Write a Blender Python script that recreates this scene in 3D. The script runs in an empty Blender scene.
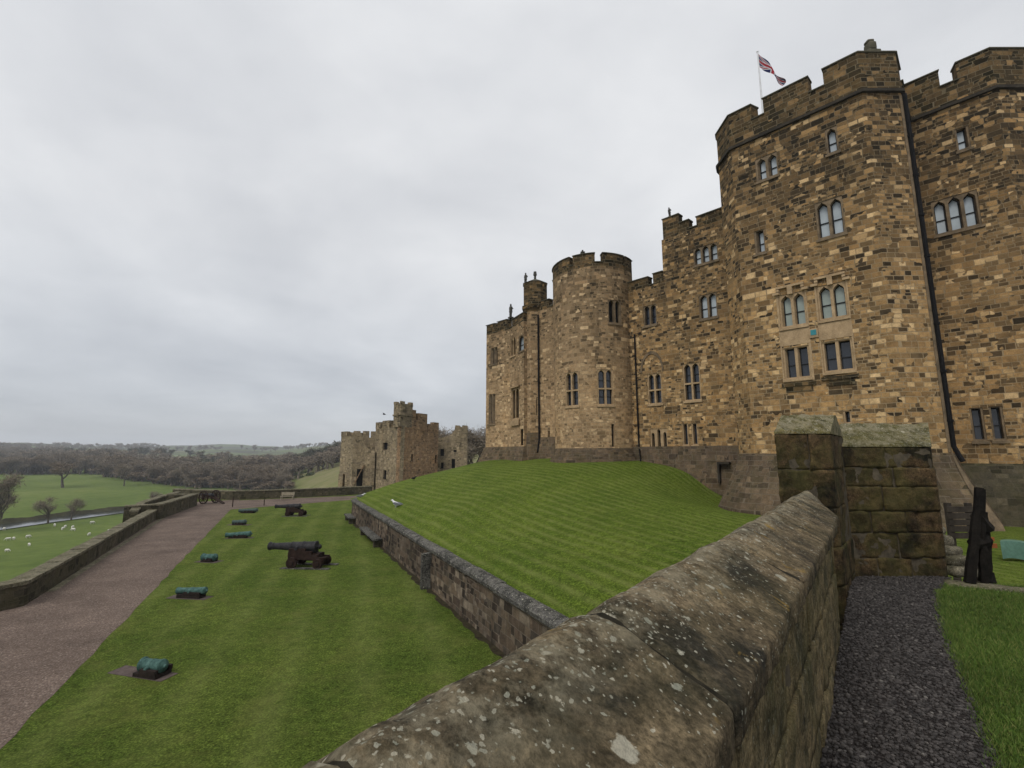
import bpy, bmesh, math, random
import numpy as np
from mathutils import Vector, noise as mnoise

random.seed(7)
SC = bpy.context.scene
C = SC.collection
R = math.radians

# ------------------------------------------------------------------ camera
F = 468.0
PITCH = math.atan(71.0 / F)
EZ = 1.65
cd = bpy.data.cameras.new('camera'); cam = bpy.data.objects.new('camera', cd); C.objects.link(cam)
cd.sensor_width = 36; cd.lens = 36 * F / 1024; cd.clip_start = 0.05; cd.clip_end = 20000
cam.location = (0, 0, EZ); cam.rotation_euler = (R(90) + PITCH, 0, 0)
SC.camera = cam

# ------------------------------------------------------------------ world, sun, exposure
SC.render.engine = 'CYCLES'
SC.view_settings.view_transform = 'Standard'; SC.view_settings.look = 'None'
SC.view_settings.gamma = 1; SC.view_settings.exposure = 0.50
SC.cycles.max_bounces = 5; SC.cycles.diffuse_bounces = 2; SC.cycles.glossy_bounces = 2
SC.cycles.volume_bounces = 0; SC.cycles.use_denoising = True

def nd(nt, t, ins=None, **props):
    n = nt.nodes.new(t)
    for k, v in props.items(): setattr(n, k, v)
    for k, v in (ins or {}).items():
        s = n.inputs[k]
        if isinstance(v, bpy.types.NodeSocket): nt.links.new(v, s)
        elif isinstance(v, bpy.types.Node): nt.links.new(v.outputs[0], s)
        else: s.default_value = v
    return n

def rgb(c): return (c[0], c[1], c[2], 1.0)

def ramp(nt, fac, stops, interp='LINEAR'):
    n = nd(nt, 'ShaderNodeValToRGB', {'Fac': fac}); cr = n.color_ramp; cr.interpolation = interp
    while len(cr.elements) < len(stops): cr.elements.new(0.5)
    for e, (p, c) in zip(cr.elements, stops):
        e.position = p; e.color = rgb(c) if not isinstance(c, (int, float)) else (c, c, c, 1)
    return n.outputs[0]

def mixc(nt, fac, a, b, mode='MIX'):
    n = nt.nodes.new('ShaderNodeMix'); n.data_type = 'RGBA'; n.blend_type = mode
    for i, v in ((0, fac), (6, a), (7, b)):
        s = n.inputs[i]
        if isinstance(v, bpy.types.NodeSocket): nt.links.new(v, s)
        elif isinstance(v, (int, float)): s.default_value = v if i == 0 else (v, v, v, 1)
        else: s.default_value = rgb(v)
    return n.outputs[2]

def mth(nt, op, a, b=0.0, clamp=False):
    n = nt.nodes.new('ShaderNodeMath'); n.operation = op; n.use_clamp = clamp
    for i, v in ((0, a), (1, b)):
        if isinstance(v, bpy.types.NodeSocket): nt.links.new(v, n.inputs[i])
        else: n.inputs[i].default_value = v
    return n.outputs[0]

def vmth(nt, op, a, b):
    n = nt.nodes.new('ShaderNodeVectorMath'); n.operation = op
    for i, v in ((0, a), (1, b)):
        if isinstance(v, bpy.types.NodeSocket): nt.links.new(v, n.inputs[i])
        elif op == 'SCALE' and i == 1: n.inputs['Scale'].default_value = v
        else: n.inputs[i].default_value = v
    return n.outputs[0]

def noise(nt, vec, scale, detail=4, rough=0.55, dist=0.0):
    return nd(nt, 'ShaderNodeTexNoise', {'Vector': vec, 'Scale': scale, 'Detail': detail, 'Roughness': rough, 'Distortion': dist})

SUN_EL, SUN_AZ = 50, 215          # degrees; azimuth measured from +Y towards +X
W = bpy.data.worlds.new('World'); SC.world = W; W.use_nodes = True
wt = W.node_tree; wt.nodes.clear()
sky = nd(wt, 'ShaderNodeTexSky', sky_type='NISHITA', sun_disc=False, sun_elevation=R(SUN_EL), sun_rotation=R(SUN_AZ))
tc = nd(wt, 'ShaderNodeTexCoord')
sep = nd(wt, 'ShaderNodeSeparateXYZ', {0: tc.outputs['Generated']})
zz = mth(wt, 'ADD', mth(wt, 'MAXIMUM', sep.outputs[2], 0.0), 0.22)
flat = nd(wt, 'ShaderNodeCombineXYZ', {0: mth(wt, 'DIVIDE', sep.outputs[0], zz), 1: mth(wt, 'DIVIDE', sep.outputs[1], zz), 2: 0.3})
c1 = noise(wt, flat.outputs[0], 0.75, 6, 0.5, 0.6)
c2 = noise(wt, flat.outputs[0], 2.6, 5, 0.55, 0.3)
cm = mth(wt, 'ADD', mth(wt, 'MULTIPLY', c1.outputs[0], 0.72), mth(wt, 'MULTIPLY', c2.outputs[0], 0.28))
cloud = ramp(wt, cm, [(0.34, (4.15, 4.25, 4.45)), (0.48, (5.0, 5.08, 5.22)), (0.62, (5.9, 5.95, 6.02))])
low = ramp(wt, sep.outputs[2], [(0.0, (0.76, 0.78, 0.81)), (0.10, (0.82, 0.84, 0.87)), (0.40, (1.0, 1.0, 1.0)), (0.74, (1.04, 1.04, 1.04)), (0.95, (1.75, 1.75, 1.75))])
cloud = mixc(wt, 1.0, cloud, low, 'MULTIPLY')
wcol = mixc(wt, 0.93, sky.outputs[0], cloud)
bg = nd(wt, 'ShaderNodeBackground', {'Color': wcol, 'Strength': 0.103})
wo = nd(wt, 'ShaderNodeOutputWorld', {'Surface': bg.outputs[0]})

sd = bpy.data.lights.new('sun', 'SUN'); so = bpy.data.objects.new('sun', sd); C.objects.link(so)
sd.energy = 1.25; sd.angle = R(25); sd.color = (1.0, 0.97, 0.92)
sun_dir = Vector((math.sin(R(SUN_AZ)) * math.cos(R(SUN_EL)), math.cos(R(SUN_AZ)) * math.cos(R(SUN_EL)), math.sin(R(SUN_EL))))
so.rotation_euler = sun_dir.to_track_quat('Z', 'Y').to_euler()

# ------------------------------------------------------------------ measuring helpers
CP, SP = math.cos(PITCH), math.sin(PITCH)
def ray(u, v):
    xc = (u - 512) / F; yc = (384 - v) / F
    return Vector((xc, CP - yc * SP, SP + yc * CP))
def onz(u, v, z):
    d = ray(u, v); t = (z - EZ) / d.z
    return Vector((d.x * t, d.y * t, z))
def ony(u, v, Y):
    d = ray(u, v); t = Y / d.y
    return Vector((d.x * t, Y, EZ + d.z * t))

# ------------------------------------------------------------------ object helpers
def props(o, label=None, cat=None, group=None, kind=None):
    if label: o['label'] = label
    if cat: o['category'] = cat
    if group: o['group'] = group
    if kind: o['kind'] = kind
    return o
def empty(name, loc=(0, 0, 0), rz=0.0):
    o = bpy.data.objects.new(name, None); C.objects.link(o); o.location = loc; o.rotation_euler = (0, 0, rz)
    o.empty_display_size = 0.2
    return o
def kids(o): return [c for c in bpy.data.objects if c.parent == o]
def copy_tree(o, parent=None):
    c = o.copy(); C.objects.link(c)
    if parent is not None: c.parent = parent
    for ch in kids(o): copy_tree(ch, c)
    return c

class MB:
    """collects faces with metre UVs and links them as one mesh object"""
    def __init__(s): s.v = []; s.f = []; s.uv = []; s.mi = []
    def face(s, pts, uvs=None, mi=0):
        b = len(s.v); s.v.extend([tuple(p) for p in pts]); s.f.append(tuple(range(b, b + len(pts))))
        if uvs is None:
            p0 = Vector(pts[0]); n = (Vector(pts[1]) - p0).cross(Vector(pts[-1]) - p0)
            if n.length < 1e-12 and len(pts) > 3: n = (Vector(pts[2]) - p0).cross(Vector(pts[-1]) - p0)
            ax, ay, az = abs(n.x), abs(n.y), abs(n.z)
            if az > ax and az > ay: uvs = [(p[0], p[1]) for p in pts]
            else:
                l = math.hypot(n.x, n.y) or 1
                tx, ty = -n.y / l, n.x / l
                uvs = [(p[0] * tx + p[1] * ty, p[2]) for p in pts]
        s.uv.extend(uvs); s.mi.append(mi)
    def box(s, a, b, mi=0, M=None):
        x0, y0, z0 = a; x1, y1, z1 = b
        P = [Vector(p) for p in ((x0,y0,z0),(x1,y0,z0),(x1,y1,z0),(x0,y1,z0),(x0,y0,z1),(x1,y0,z1),(x1,y1,z1),(x0,y1,z1))]
        if M is not None: P = [M @ p for p in P]
        for q in ((0,3,2,1),(4,5,6,7),(0,1,5,4),(1,2,6,5),(2,3,7,6),(3,0,4,7)): s.face([P[i] for i in q], None, mi)
    def tube(s, pts, rad, n=8, mi=0, caps=True):
        pts = [Vector(p) for p in pts]; rings = []
        for i, p in enumerate(pts):
            d = (pts[min(i + 1, len(pts) - 1)] - pts[max(i - 1, 0)]).normalized()
            a = Vector((0, 0, 1)) if abs(d.z) < 0.9 else Vector((1, 0, 0))
            x = d.cross(a).normalized(); y = d.cross(x).normalized()
            r = rad[i] if isinstance(rad, (list, tuple)) else rad
            rings.append([p + (x * math.cos(2 * math.pi * k / n) + y * math.sin(2 * math.pi * k / n)) * r for k in range(n)])
        for i in range(len(rings) - 1):
            for k in range(n):
                s.face([rings[i][k], rings[i][(k + 1) % n], rings[i + 1][(k + 1) % n], rings[i + 1][k]], None, mi)
        if caps:
            s.face(rings[0][::-1], None, mi); s.face(rings[-1], None, mi)
    def build(s, name, mats, parent=None, smooth=False, merge=0.0, angle=None):
        me = bpy.data.meshes.new(name); me.from_pydata(s.v, [], s.f)
        if not isinstance(mats, (list, tuple)): mats = [mats]
        for m in mats: me.materials.append(m)
        ul = me.uv_layers.new(name='UVMap')
        ul.data.foreach_set('uv', np.array(s.uv, dtype=np.float32).ravel())
        me.polygons.foreach_set('material_index', np.array(s.mi, dtype=np.int32))
        if merge > 0:
            bm = bmesh.new(); bm.from_mesh(me); bmesh.ops.remove_doubles(bm, verts=bm.verts, dist=merge)
            bmesh.ops.recalc_face_normals(bm, faces=bm.faces); bm.to_mesh(me); bm.free()
        if smooth:
            me.polygons.foreach_set('use_smooth', [True] * len(me.polygons))
            if angle: me.set_sharp_from_angle(angle=R(angle))
        me.update()
        o = bpy.data.objects.new(name, me); C.objects.link(o)
        if parent is not None: o.parent = parent
        return o

def fbm(p, sc, oct=4):
    return mnoise.fractal(Vector(p) * sc, 0.9, 2.0, oct)

def rough_block(mb, O, ux, uy, size, seg=0.05, rad=0.02, amp=0.012, fscale=4.0, seed=0.0, mi=0):
    """rounded, noise-worn stone block; O = min corner, ux/uy horizontal unit vectors, size = (l, w, h)"""
    uz = Vector((0, 0, 1)); l, w, h = size
    hx, hy, hz = l / 2, w / 2, h / 2
    cen = O + ux * hx + uy * hy + uz * hz
    ax = (ux, uy, uz); half = (hx, hy, hz)
    off = Vector((seed * 3.1, seed * 1.7, seed * 2.3))
    for a in range(3):
        b, c = (a + 1) % 3, (a + 2) % 3
        nb = max(2, int(2 * half[b] / seg)); nc = max(2, int(2 * half[c] / seg))
        for sg in (-1, 1):
            grid = []
            for i in range(nb + 1):
                row = []
                for j in range(nc + 1):
                    q = [0, 0, 0]; q[a] = sg * half[a]; q[b] = (i / nb * 2 - 1) * half[b]; q[c] = (j / nc * 2 - 1) * half[c]
                    inner = [max(-half[k] + rad, min(half[k] - rad, q[k])) for k in range(3)]
                    d = Vector([q[k] - inner[k] for k in range(3)]); d.normalize()
                    p = cen.copy()
                    for k in range(3): p += ax[k] * (inner[k] + d[k] * rad)
                    nw = ax[0] * d[0] + ax[1] * d[1] + ax[2] * d[2]
                    p += nw * (fbm(p + off, fscale) * amp)
                    uvq = (q[b], q[c]) if a != 0 else (q[b], q[c])
                    if a == 1: uvq = (q[0] + seed, q[2])
                    elif a == 0: uvq = (q[1] + seed, q[2])
                    else: uvq = (q[0] + seed, q[1])
                    row.append((p, uvq))
                grid.append(row)
            for i in range(nb):
                for j in range(nc):
                    Q = [grid[i][j], grid[i + 1][j], grid[i + 1][j + 1], grid[i][j + 1]]
                    if sg < 0: Q = Q[::-1]
                    mb.face([x[0] for x in Q], [x[1] for x in Q], mi)

# ------------------------------------------------------------------ materials
def new_mat(name):
    m = bpy.data.materials.new(name); m.use_nodes = True
    nt = m.node_tree; b = nt.nodes['Principled BSDF']
    b.inputs['Specular IOR Level'].default_value = 0.25
    return m, nt, b

def set_in(nt, b, **kw):
    for k, v in kw.items():
        k = k.replace('_', ' ')
        if isinstance(v, bpy.types.NodeSocket): nt.links.new(v, b.inputs[k])
        else: b.inputs[k].default_value = rgb(v) if isinstance(v, tuple) else v

def bump(nt, b, h, strength=0.5, dist=0.02):
    n = nd(nt, 'ShaderNodeBump', {'Height': h, 'Strength': strength, 'Distance': dist})
    nt.links.new(n.outputs[0], b.inputs['Normal'])

def stone_mat(name, pal, bw=0.37, rh=0.205, mortar=0.015, mcol=(0.34, 0.262, 0.160), dirt=0.35, dcol=(0.022, 0.0185, 0.013),
              moss=0.0, streak=0.3, warp=0.03, bumpd=0.03, zdirt=None):
    m, nt, b = new_mat(name)
    uv = nd(nt, 'ShaderNodeUVMap', uv_map='UVMap').outputs[0]
    geo = nd(nt, 'ShaderNodeNewGeometry'); pos = geo.outputs['Position']
    s = nd(nt, 'ShaderNodeSeparateXYZ', {0: uv})
    ny = noise(nt, nd(nt, 'ShaderNodeCombineXYZ', {0: mth(nt, 'MULTIPLY', s.outputs[0], 0.07), 1: mth(nt, 'MULTIPLY', s.outputs[1], 1.15)}).outputs[0], 1.0, 2)
    nw = noise(nt, uv, 5.0, 3)
    y2 = mth(nt, 'ADD', s.outputs[1], mth(nt, 'MULTIPLY', ny.outputs[0], rh * 1.3))
    wv = vmth(nt, 'SCALE', vmth(nt, 'SUBTRACT', nw.outputs[1], (0.5, 0.5, 0.5)), warp)
    def brick(w, h, off):
        row = mth(nt, 'FLOOR', mth(nt, 'DIVIDE', y2, h))
        jx = noise(nt, nd(nt, 'ShaderNodeCombineXYZ', {0: mth(nt, 'MULTIPLY', s.outputs[0], 0.9), 1: mth(nt, 'MULTIPLY', row, 7.31)}).outputs[0], 1.0, 1)
        x2 = mth(nt, 'ADD', s.outputs[0], mth(nt, 'MULTIPLY', jx.outputs[0], w * 2.4))
        v2 = vmth(nt, 'ADD', nd(nt, 'ShaderNodeCombineXYZ', {0: x2, 1: y2}).outputs[0], wv)
        return nd(nt, 'ShaderNodeTexBrick', {'Vector': v2, 'Color1': (0, 0, 0, 1), 'Color2': (1, 1, 1, 1), 'Mortar': (0.5, 0.5, 0.5, 1), 'Scale': 1.0,
                  'Mortar Size': mortar, 'Mortar Smooth': 0.25, 'Bias': 0.0, 'Brick Width': w, 'Row Height': h},
                  offset=off, offset_frequency=2, squash=0.72, squash_frequency=3)
    b1 = brick(bw, rh, 0.43); b2 = brick(bw * 1.35, rh * 1.25, 0.37); b3 = brick(bw * 0.75, rh * 0.70, 0.5)
    mk = noise(nt, uv, 0.55, 3, 0.6)
    k1 = mth(nt, 'GREATER_THAN', mk.outputs[0], 0.56); k2 = mth(nt, 'LESS_THAN', mk.outputs[0], 0.44)
    tint = mixc(nt, k2, mixc(nt, k1, b1.outputs[0], b2.outputs[0]), b3.outputs[0])
    fac = mixc(nt, k2, mixc(nt, k1, b1.outputs[1], b2.outputs[1]), b3.outputs[1])
    col = ramp(nt, tint, [(i / (len(pal) - 1), c) for i, c in enumerate(pal)])
    n1 = noise(nt, pos, 5.0, 6, 0.65); n2 = noise(nt, pos, 0.45, 5, 0.6); n3 = noise(nt, pos, 26.0, 3, 0.6)
    col = mixc(nt, 1.0, col, ramp(nt, n1.outputs[0], [(0.25, 0.58), (0.5, 0.98), (0.75, 1.3)]), 'MULTIPLY')
    col = mixc(nt, 0.6, col, ramp(nt, n3.outputs[0], [(0.3, 0.62), (0.6, 1.12)]), 'MULTIPLY')
    col = mixc(nt, 1.0, col, ramp(nt, n2.outputs[0], [(0.3, (0.82, 0.82, 0.84)), (0.55, (1.0, 1.0, 1.0)), (0.75, (1.14, 1.06, 0.95))]), 'MULTIPLY')
    # weather staining: blotches and vertical runs
    sp = vmth(nt, 'MULTIPLY', pos, (1.3, 1.3, 0.14))
    st = noise(nt, sp, 1.0, 5, 0.6)
    dm = ramp(nt, noise(nt, pos, 0.33, 7, 0.68).outputs[0], [(0.46, 0.0), (0.66, 1.0)])
    dk = mth(nt, 'ADD', mth(nt, 'MULTIPLY', dm, dirt), mth(nt, 'MULTIPLY', ramp(nt, st.outputs[0], [(0.5, 0.0), (0.72, 1.0)]), streak), True)
    if zdirt:
        sz = nd(nt, 'ShaderNodeSeparateXYZ', {0: pos}).outputs[2]
        mr = nd(nt, 'ShaderNodeMapRange', {'Value': mth(nt, 'ADD', sz, mth(nt, 'MULTIPLY', n2.outputs[0], zdirt[3])), 'From Min': zdirt[0], 'From Max': zdirt[1], 'To Min': 0.0, 'To Max': zdirt[2]})
        dk = mth(nt, 'ADD', dk, mth(nt, 'MULTIPLY', mr.outputs[0], ramp(nt, n1.outputs[0], [(0.3, 0.45), (0.6, 1.0)])), True)
    # dark crust takes some blocks more than others
    dk = mth(nt, 'MULTIPLY', dk, ramp(nt, tint, [(0.0, 1.0), (0.2, 0.9), (0.35, 0.25), (0.5, 1.0), (0.7, 0.6), (0.85, 0.95), (1.0, 0.15)]))
    col = mixc(nt, dk, col, dcol)
    col = mixc(nt, mth(nt, 'MULTIPLY', fac, mth(nt, 'SUBTRACT', 0.72, mth(nt, 'MULTIPLY', dk, 0.45))), col, mcol)
    if moss > 0:
        mz = nd(nt, 'ShaderNodeSeparateXYZ', {0: geo.outputs['Normal']}).outputs[2]
        mm = mth(nt, 'MULTIPLY', ramp(nt, noise(nt, pos, 1.6, 6, 0.65).outputs[0], [(0.44, 0.0), (0.6, 1.0)]), moss)
        mm = mth(nt, 'ADD', mm, mth(nt, 'MULTIPLY', mth(nt, 'MAXIMUM', mz, 0.0), moss), True)
        col = mixc(nt, mm, col, mixc(nt, n3.outputs[0], (0.03, 0.032, 0.010), (0.10, 0.095, 0.03)))
    h = mth(nt, 'ADD', mth(nt, 'MULTIPLY', fac, -0.7), mth(nt, 'ADD', mth(nt, 'MULTIPLY', n1.outputs[0], 0.9), mth(nt, 'MULTIPLY', tint, 0.5)))
    h = mth(nt, 'ADD', h, mth(nt, 'MULTIPLY', n3.outputs[0], 0.3))
    bump(nt, b, h, 0.8, bumpd)
    set_in(nt, b, Base_Color=col, Roughness=0.95); b.inputs['Specular IOR Level'].default_value = 0.06
    return m

PAL = [(0.0427, 0.0309, 0.019), (0.146, 0.0939, 0.0462), (0.3257, 0.1973, 0.0853), (0.4156, 0.2561, 0.1104), (0.2471, 0.1558, 0.0723), (0.3819, 0.2368, 0.1053), (0.073, 0.0523, 0.0311), (0.4493, 0.2881, 0.1304), (0.6178, 0.4268, 0.2207)]
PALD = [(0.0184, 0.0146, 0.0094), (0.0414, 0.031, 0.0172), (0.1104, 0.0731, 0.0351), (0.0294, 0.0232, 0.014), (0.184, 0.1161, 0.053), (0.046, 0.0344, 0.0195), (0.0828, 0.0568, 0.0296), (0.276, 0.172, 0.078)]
PALL = [(0.1622, 0.1111, 0.062), (0.3028, 0.2006, 0.1064), (0.4002, 0.2653, 0.1429), (0.4651, 0.3085, 0.1655), (0.2812, 0.1902, 0.1064), (0.4759, 0.3238, 0.1774), (0.6057, 0.4318, 0.2464)]
M = {}
M['keep'] = stone_mat('keep_stone', PAL, dirt=0.20, streak=0.18, zdirt=(9, 18, 1.0, 5))
M['keep2'] = stone_mat('keep_stone_dark', PAL, dirt=0.28, streak=0.25, zdirt=(7, 18, 1.0, 5))
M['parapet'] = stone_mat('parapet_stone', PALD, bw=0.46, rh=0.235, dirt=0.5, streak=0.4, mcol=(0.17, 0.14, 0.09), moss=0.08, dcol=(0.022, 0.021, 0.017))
M['round'] = stone_mat('round_tower_stone', PALL, dirt=0.2, streak=0.28, zdirt=(7, 16, 0.8, 5))
M['range'] = stone_mat('range_stone', PAL, dirt=0.3, streak=0.25, zdirt=(8, 17, 0.8, 5))
M['plinth'] = stone_mat('plinth_stone', [(0.06, 0.045, 0.033), (0.12, 0.085, 0.056), (0.16, 0.112, 0.072), (0.10, 0.075, 0.055), (0.20, 0.142, 0.09)], bw=0.5, rh=0.27, mortar=0.016, dirt=0.3, streak=0.3, mcol=(0.15, 0.125, 0.095), moss=0.18)
M['gate'] = stone_mat('gatehouse_stone', [(0.14, 0.115, 0.075), (0.27, 0.215, 0.135), (0.36, 0.285, 0.175), (0.22, 0.175, 0.12), (0.44, 0.35, 0.225)], bw=0.6, rh=0.33, dirt=0.35, streak=0.4, zdirt=(2, 9, 0.5, 3))
M['gate_red'] = stone_mat('gatehouse_red_stone', [(0.13, 0.085, 0.05), (0.26, 0.165, 0.092), (0.35, 0.22, 0.12), (0.21, 0.14, 0.09), (0.42, 0.285, 0.165)], bw=0.6, rh=0.33, dirt=0.3, streak=0.35, zdirt=(3, 11, 0.5, 3))
M['retain'] = stone_mat('retaining_stone', [(0.03, 0.024, 0.020), (0.088, 0.064, 0.047), (0.155, 0.116, 0.080), (0.06, 0.049, 0.039), (0.25, 0.20, 0.145), (0.105, 0.073, 0.051)], bw=0.42, rh=0.24, dirt=0.85, streak=1.0, dcol=(0.020, 0.017, 0.014), mcol=(0.16, 0.13, 0.10), moss=0.06)
M['lowwall'] = stone_mat('low_wall_stone', [(0.04, 0.036, 0.026), (0.075, 0.066, 0.045), (0.11, 0.092, 0.062), (0.07, 0.062, 0.045), (0.15, 0.125, 0.085)], bw=0.5, rh=0.26, dirt=0.45, streak=0.4, mcol=(0.09, 0.08, 0.058), moss=0.22)

def plain_mat(name, c1, c2, sc=6.0, rough=0.8, bumps=0.3, bd=0.01, metal=0.0, spec=0.08):
    m, nt, b = new_mat(name)
    pos = nd(nt, 'ShaderNodeTexCoord').outputs['Object']
    n = noise(nt, pos, sc, 6, 0.65); n2 = noise(nt, pos, sc * 7, 3)
    col = mixc(nt, ramp(nt, n.outputs[0], [(0.32, 0.0), (0.68, 1.0)]), c1, c2)
    col = mixc(nt, 0.5, col, ramp(nt, n2.outputs[0], [(0.3, 0.7), (0.65, 1.15)]), 'MULTIPLY')
    set_in(nt, b, Base_Color=col, Roughness=rough, Metallic=metal); b.inputs['Specular IOR Level'].default_value = spec
    bump(nt, b, mth(nt, 'ADD', n.outputs[0], mth(nt, 'MULTIPLY', n2.outputs[0], 0.4)), bumps, bd)
    return m
M['dressed'] = plain_mat('dressed_stone', (0.25, 0.175, 0.10), (0.42, 0.30, 0.175), 2.5, 0.9)
M['dressed_dark'] = plain_mat('dressed_stone_dark', (0.085, 0.066, 0.045), (0.22, 0.16, 0.098), 2.2, 0.9)
M['string'] = plain_mat('string_course_stone', (0.022, 0.020, 0.017), (0.055, 0.046, 0.034), 2.0, 0.9)
M['cap'] = plain_mat('coping_slab_stone', (0.05, 0.048, 0.034), (0.11, 0.098, 0.068), 3.0, 0.92)
M['iron'] = plain_mat('cast_iron_pipe', (0.007, 0.007, 0.008), (0.014, 0.013, 0.013), 5, 0.85, 0.1)
M['statue'] = plain_mat('statue_stone', (0.035, 0.035, 0.032), (0.10, 0.095, 0.08), 6, 0.9)
M['lead'] = plain_mat('window_lead', (0.012, 0.013, 0.014), (0.025, 0.026, 0.028), 5, 0.6, 0.05)
M['white'] = plain_mat('white_painted_metal', (0.55, 0.55, 0.55), (0.7, 0.7, 0.7), 5, 0.5, 0.05)

def glass_mat(name, c1, c2, rough=0.08):
    m, nt, b = new_mat(name)
    pos = nd(nt, 'ShaderNodeNewGeometry').outputs['Position']
    n = noise(nt, pos, 1.4, 3); n2 = noise(nt, pos, 5.0, 2)
    col = mixc(nt, n.outputs[0], c1, c2)
    set_in(nt, b, Base_Color=col, Roughness=rough); b.inputs['Specular IOR Level'].default_value = 0.6
    bump(nt, b, n2.outputs[0], 0.15, 0.02)
    return m
M['glass_pale'] = glass_mat('glass_painted_sky_reflection', (0.20, 0.235, 0.26), (0.50, 0.55, 0.57))  # bright sky reflection painted into the pane's base colour
M['glass_green'] = glass_mat('green_glass_painted_reflection', (0.20, 0.24, 0.215), (0.33, 0.37, 0.33))  # greener pane, its pale sky reflection also put into the colour
M['glass_dark'] = glass_mat('dark_glass', (0.010, 0.012, 0.016), (0.030, 0.035, 0.045), 0.05)
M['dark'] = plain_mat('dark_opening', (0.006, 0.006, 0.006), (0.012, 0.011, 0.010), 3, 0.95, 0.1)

def grass_mat(name, dirv=None, spacing=0.5, g1=(0.030, 0.060, 0.012), g2=(0.065, 0.105, 0.018), samt=0.35, yellow=0.25):
    m, nt, b = new_mat(name)
    pos = nd(nt, 'ShaderNodeNewGeometry').outputs['Position']
    na = noise(nt, pos, 0.35, 5, 0.6); nb = noise(nt, pos, 3.0, 6, 0.7)
    nc = noise(nt, vmth(nt, 'MULTIPLY', pos, (1, 1, 0.4)), 22.0, 6, 0.8)
    f = mth(nt, 'ADD', mth(nt, 'MULTIPLY', na.outputs[0], 0.30), mth(nt, 'ADD', mth(nt, 'MULTIPLY', nb.outputs[0], 0.25), mth(nt, 'MULTIPLY', nc.outputs[0], 0.45)))
    col = ramp(nt, f, [(0.40, g1), (0.50, tuple((a + c) / 2 for a, c in zip(g1, g2))), (0.60, g2)])
    col = mixc(nt, 1.0, col, ramp(nt, nc.outputs[0], [(0.36, 0.42), (0.5, 0.95), (0.64, 1.7)]), 'MULTIPLY')
    col = mixc(nt, 0.8, col, ramp(nt, noise(nt, pos, 7.0, 5, 0.7).outputs[0], [(0.35, 0.6), (0.5, 1.0), (0.65, 1.4)]), 'MULTIPLY')
    col = mixc(nt, mth(nt, 'MULTIPLY', ramp(nt, noise(nt, pos, 0.8, 6, 0.7).outputs[0], [(0.5, 0.0), (0.7, 1.0)]), yellow), col, (0.115, 0.115, 0.032))
    if dirv:
        s = nd(nt, 'ShaderNodeSeparateXYZ', {0: pos})
        w = noise(nt, pos, 0.16, 3)
        q = mth(nt, 'ADD', mth(nt, 'ADD', mth(nt, 'MULTIPLY', s.outputs[0], dirv[0]), mth(nt, 'MULTIPLY', s.outputs[1], dirv[1])), mth(nt, 'MULTIPLY', w.outputs[0], 0.35))
        sn = mth(nt, 'SINE', mth(nt, 'MULTIPLY', q, 2 * math.pi / spacing))
        sn = mth(nt, 'MULTIPLY', mth(nt, 'ADD', sn, 1.0), 0.5)
        sn = mth(nt, 'POWER', sn, 2.2)
        sn = mth(nt, 'MULTIPLY', sn, ramp(nt, noise(nt, pos, 0.5, 5, 0.65).outputs[0], [(0.34, 0.15), (0.62, 1.0)]))
        sn = mth(nt, 'MULTIPLY', sn, ramp(nt, nb.outputs[0], [(0.34, 0.45), (0.6, 1.0)]))
        col = mixc(nt, mth(nt, 'MULTIPLY', sn, samt), col, (0.165, 0.18, 0.055))
    set_in(nt, b, Base_Color=col, Roughness=0.97); b.inputs['Specular IOR Level'].default_value = 0.04
    bump(nt, b, mth(nt, 'ADD', mth(nt, 'MULTIPLY', nc.outputs[0], 0.6), mth(nt, 'MULTIPLY', nb.outputs[0], 0.6)), 0.9, 0.06)
    return m
RWD = Vector((-0.4443, 0.8959, 0))          # direction of the retaining wall, away from the camera
RWN = Vector((0.8959, 0.4443, 0))           # its uphill side
M['mound'] = grass_mat('mown_mound_grass', (RWN.x, RWN.y), 0.50, (0.046, 0.076, 0.009), (0.096, 0.127, 0.019), 0.58, 0.22)
M['lawn'] = grass_mat('lawn_grass', (0.95, 0.30), 1.9, (0.038, 0.064, 0.009), (0.088, 0.113, 0.021), 0.34, 0.42)
M['terrace'] = grass_mat('terrace_grass', None, 1, (0.042, 0.075, 0.013), (0.092, 0.135, 0.024), 0.0, 0.25)

def gravel_mat(name, cols, sc, amp=0.012):
    m, nt, b = new_mat(name)
    pos = nd(nt, 'ShaderNodeNewGeometry').outputs['Position']
    v = nd(nt, 'ShaderNodeTexVoronoi', {'Vector': pos, 'Scale': sc, 'Randomness': 1.0})
    g = nd(nt, 'ShaderNodeSeparateColor', {0: v.outputs['Color']})
    col = ramp(nt, g.outputs[0], [(i / (len(cols) - 1), c) for i, c in enumerate(cols)])
    col = mixc(nt, 1.0, col, ramp(nt, noise(nt, pos, 0.6, 6, 0.65).outputs[0], [(0.3, 0.72), (0.7, 1.22)]), 'MULTIPLY')
    col = mixc(nt, 1.0, col, ramp(nt, v.outputs['Distance'], [(0.0, 1.1), (0.8, 0.55)]), 'MULTIPLY')
    set_in(nt, b, Base_Color=col, Roughness=0.95); b.inputs['Specular IOR Level'].default_value = 0.08
    bump(nt, b, mth(nt, 'MULTIPLY', v.outputs['Distance'], -1.0), 0.9, amp)
    return m
M['gravel'] = gravel_mat('dark_gravel', [(0.019, 0.016, 0.0145), (0.032, 0.027, 0.025), (0.047, 0.040, 0.037), (0.028, 0.024, 0.023), (0.08, 0.069, 0.063)], 60)
M['path'] = gravel_mat('pinkish_gravel', [(0.115, 0.084, 0.066), (0.155, 0.114, 0.091), (0.185, 0.139, 0.112), (0.13, 0.096, 0.079), (0.25, 0.195, 0.16)], 26)

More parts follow.
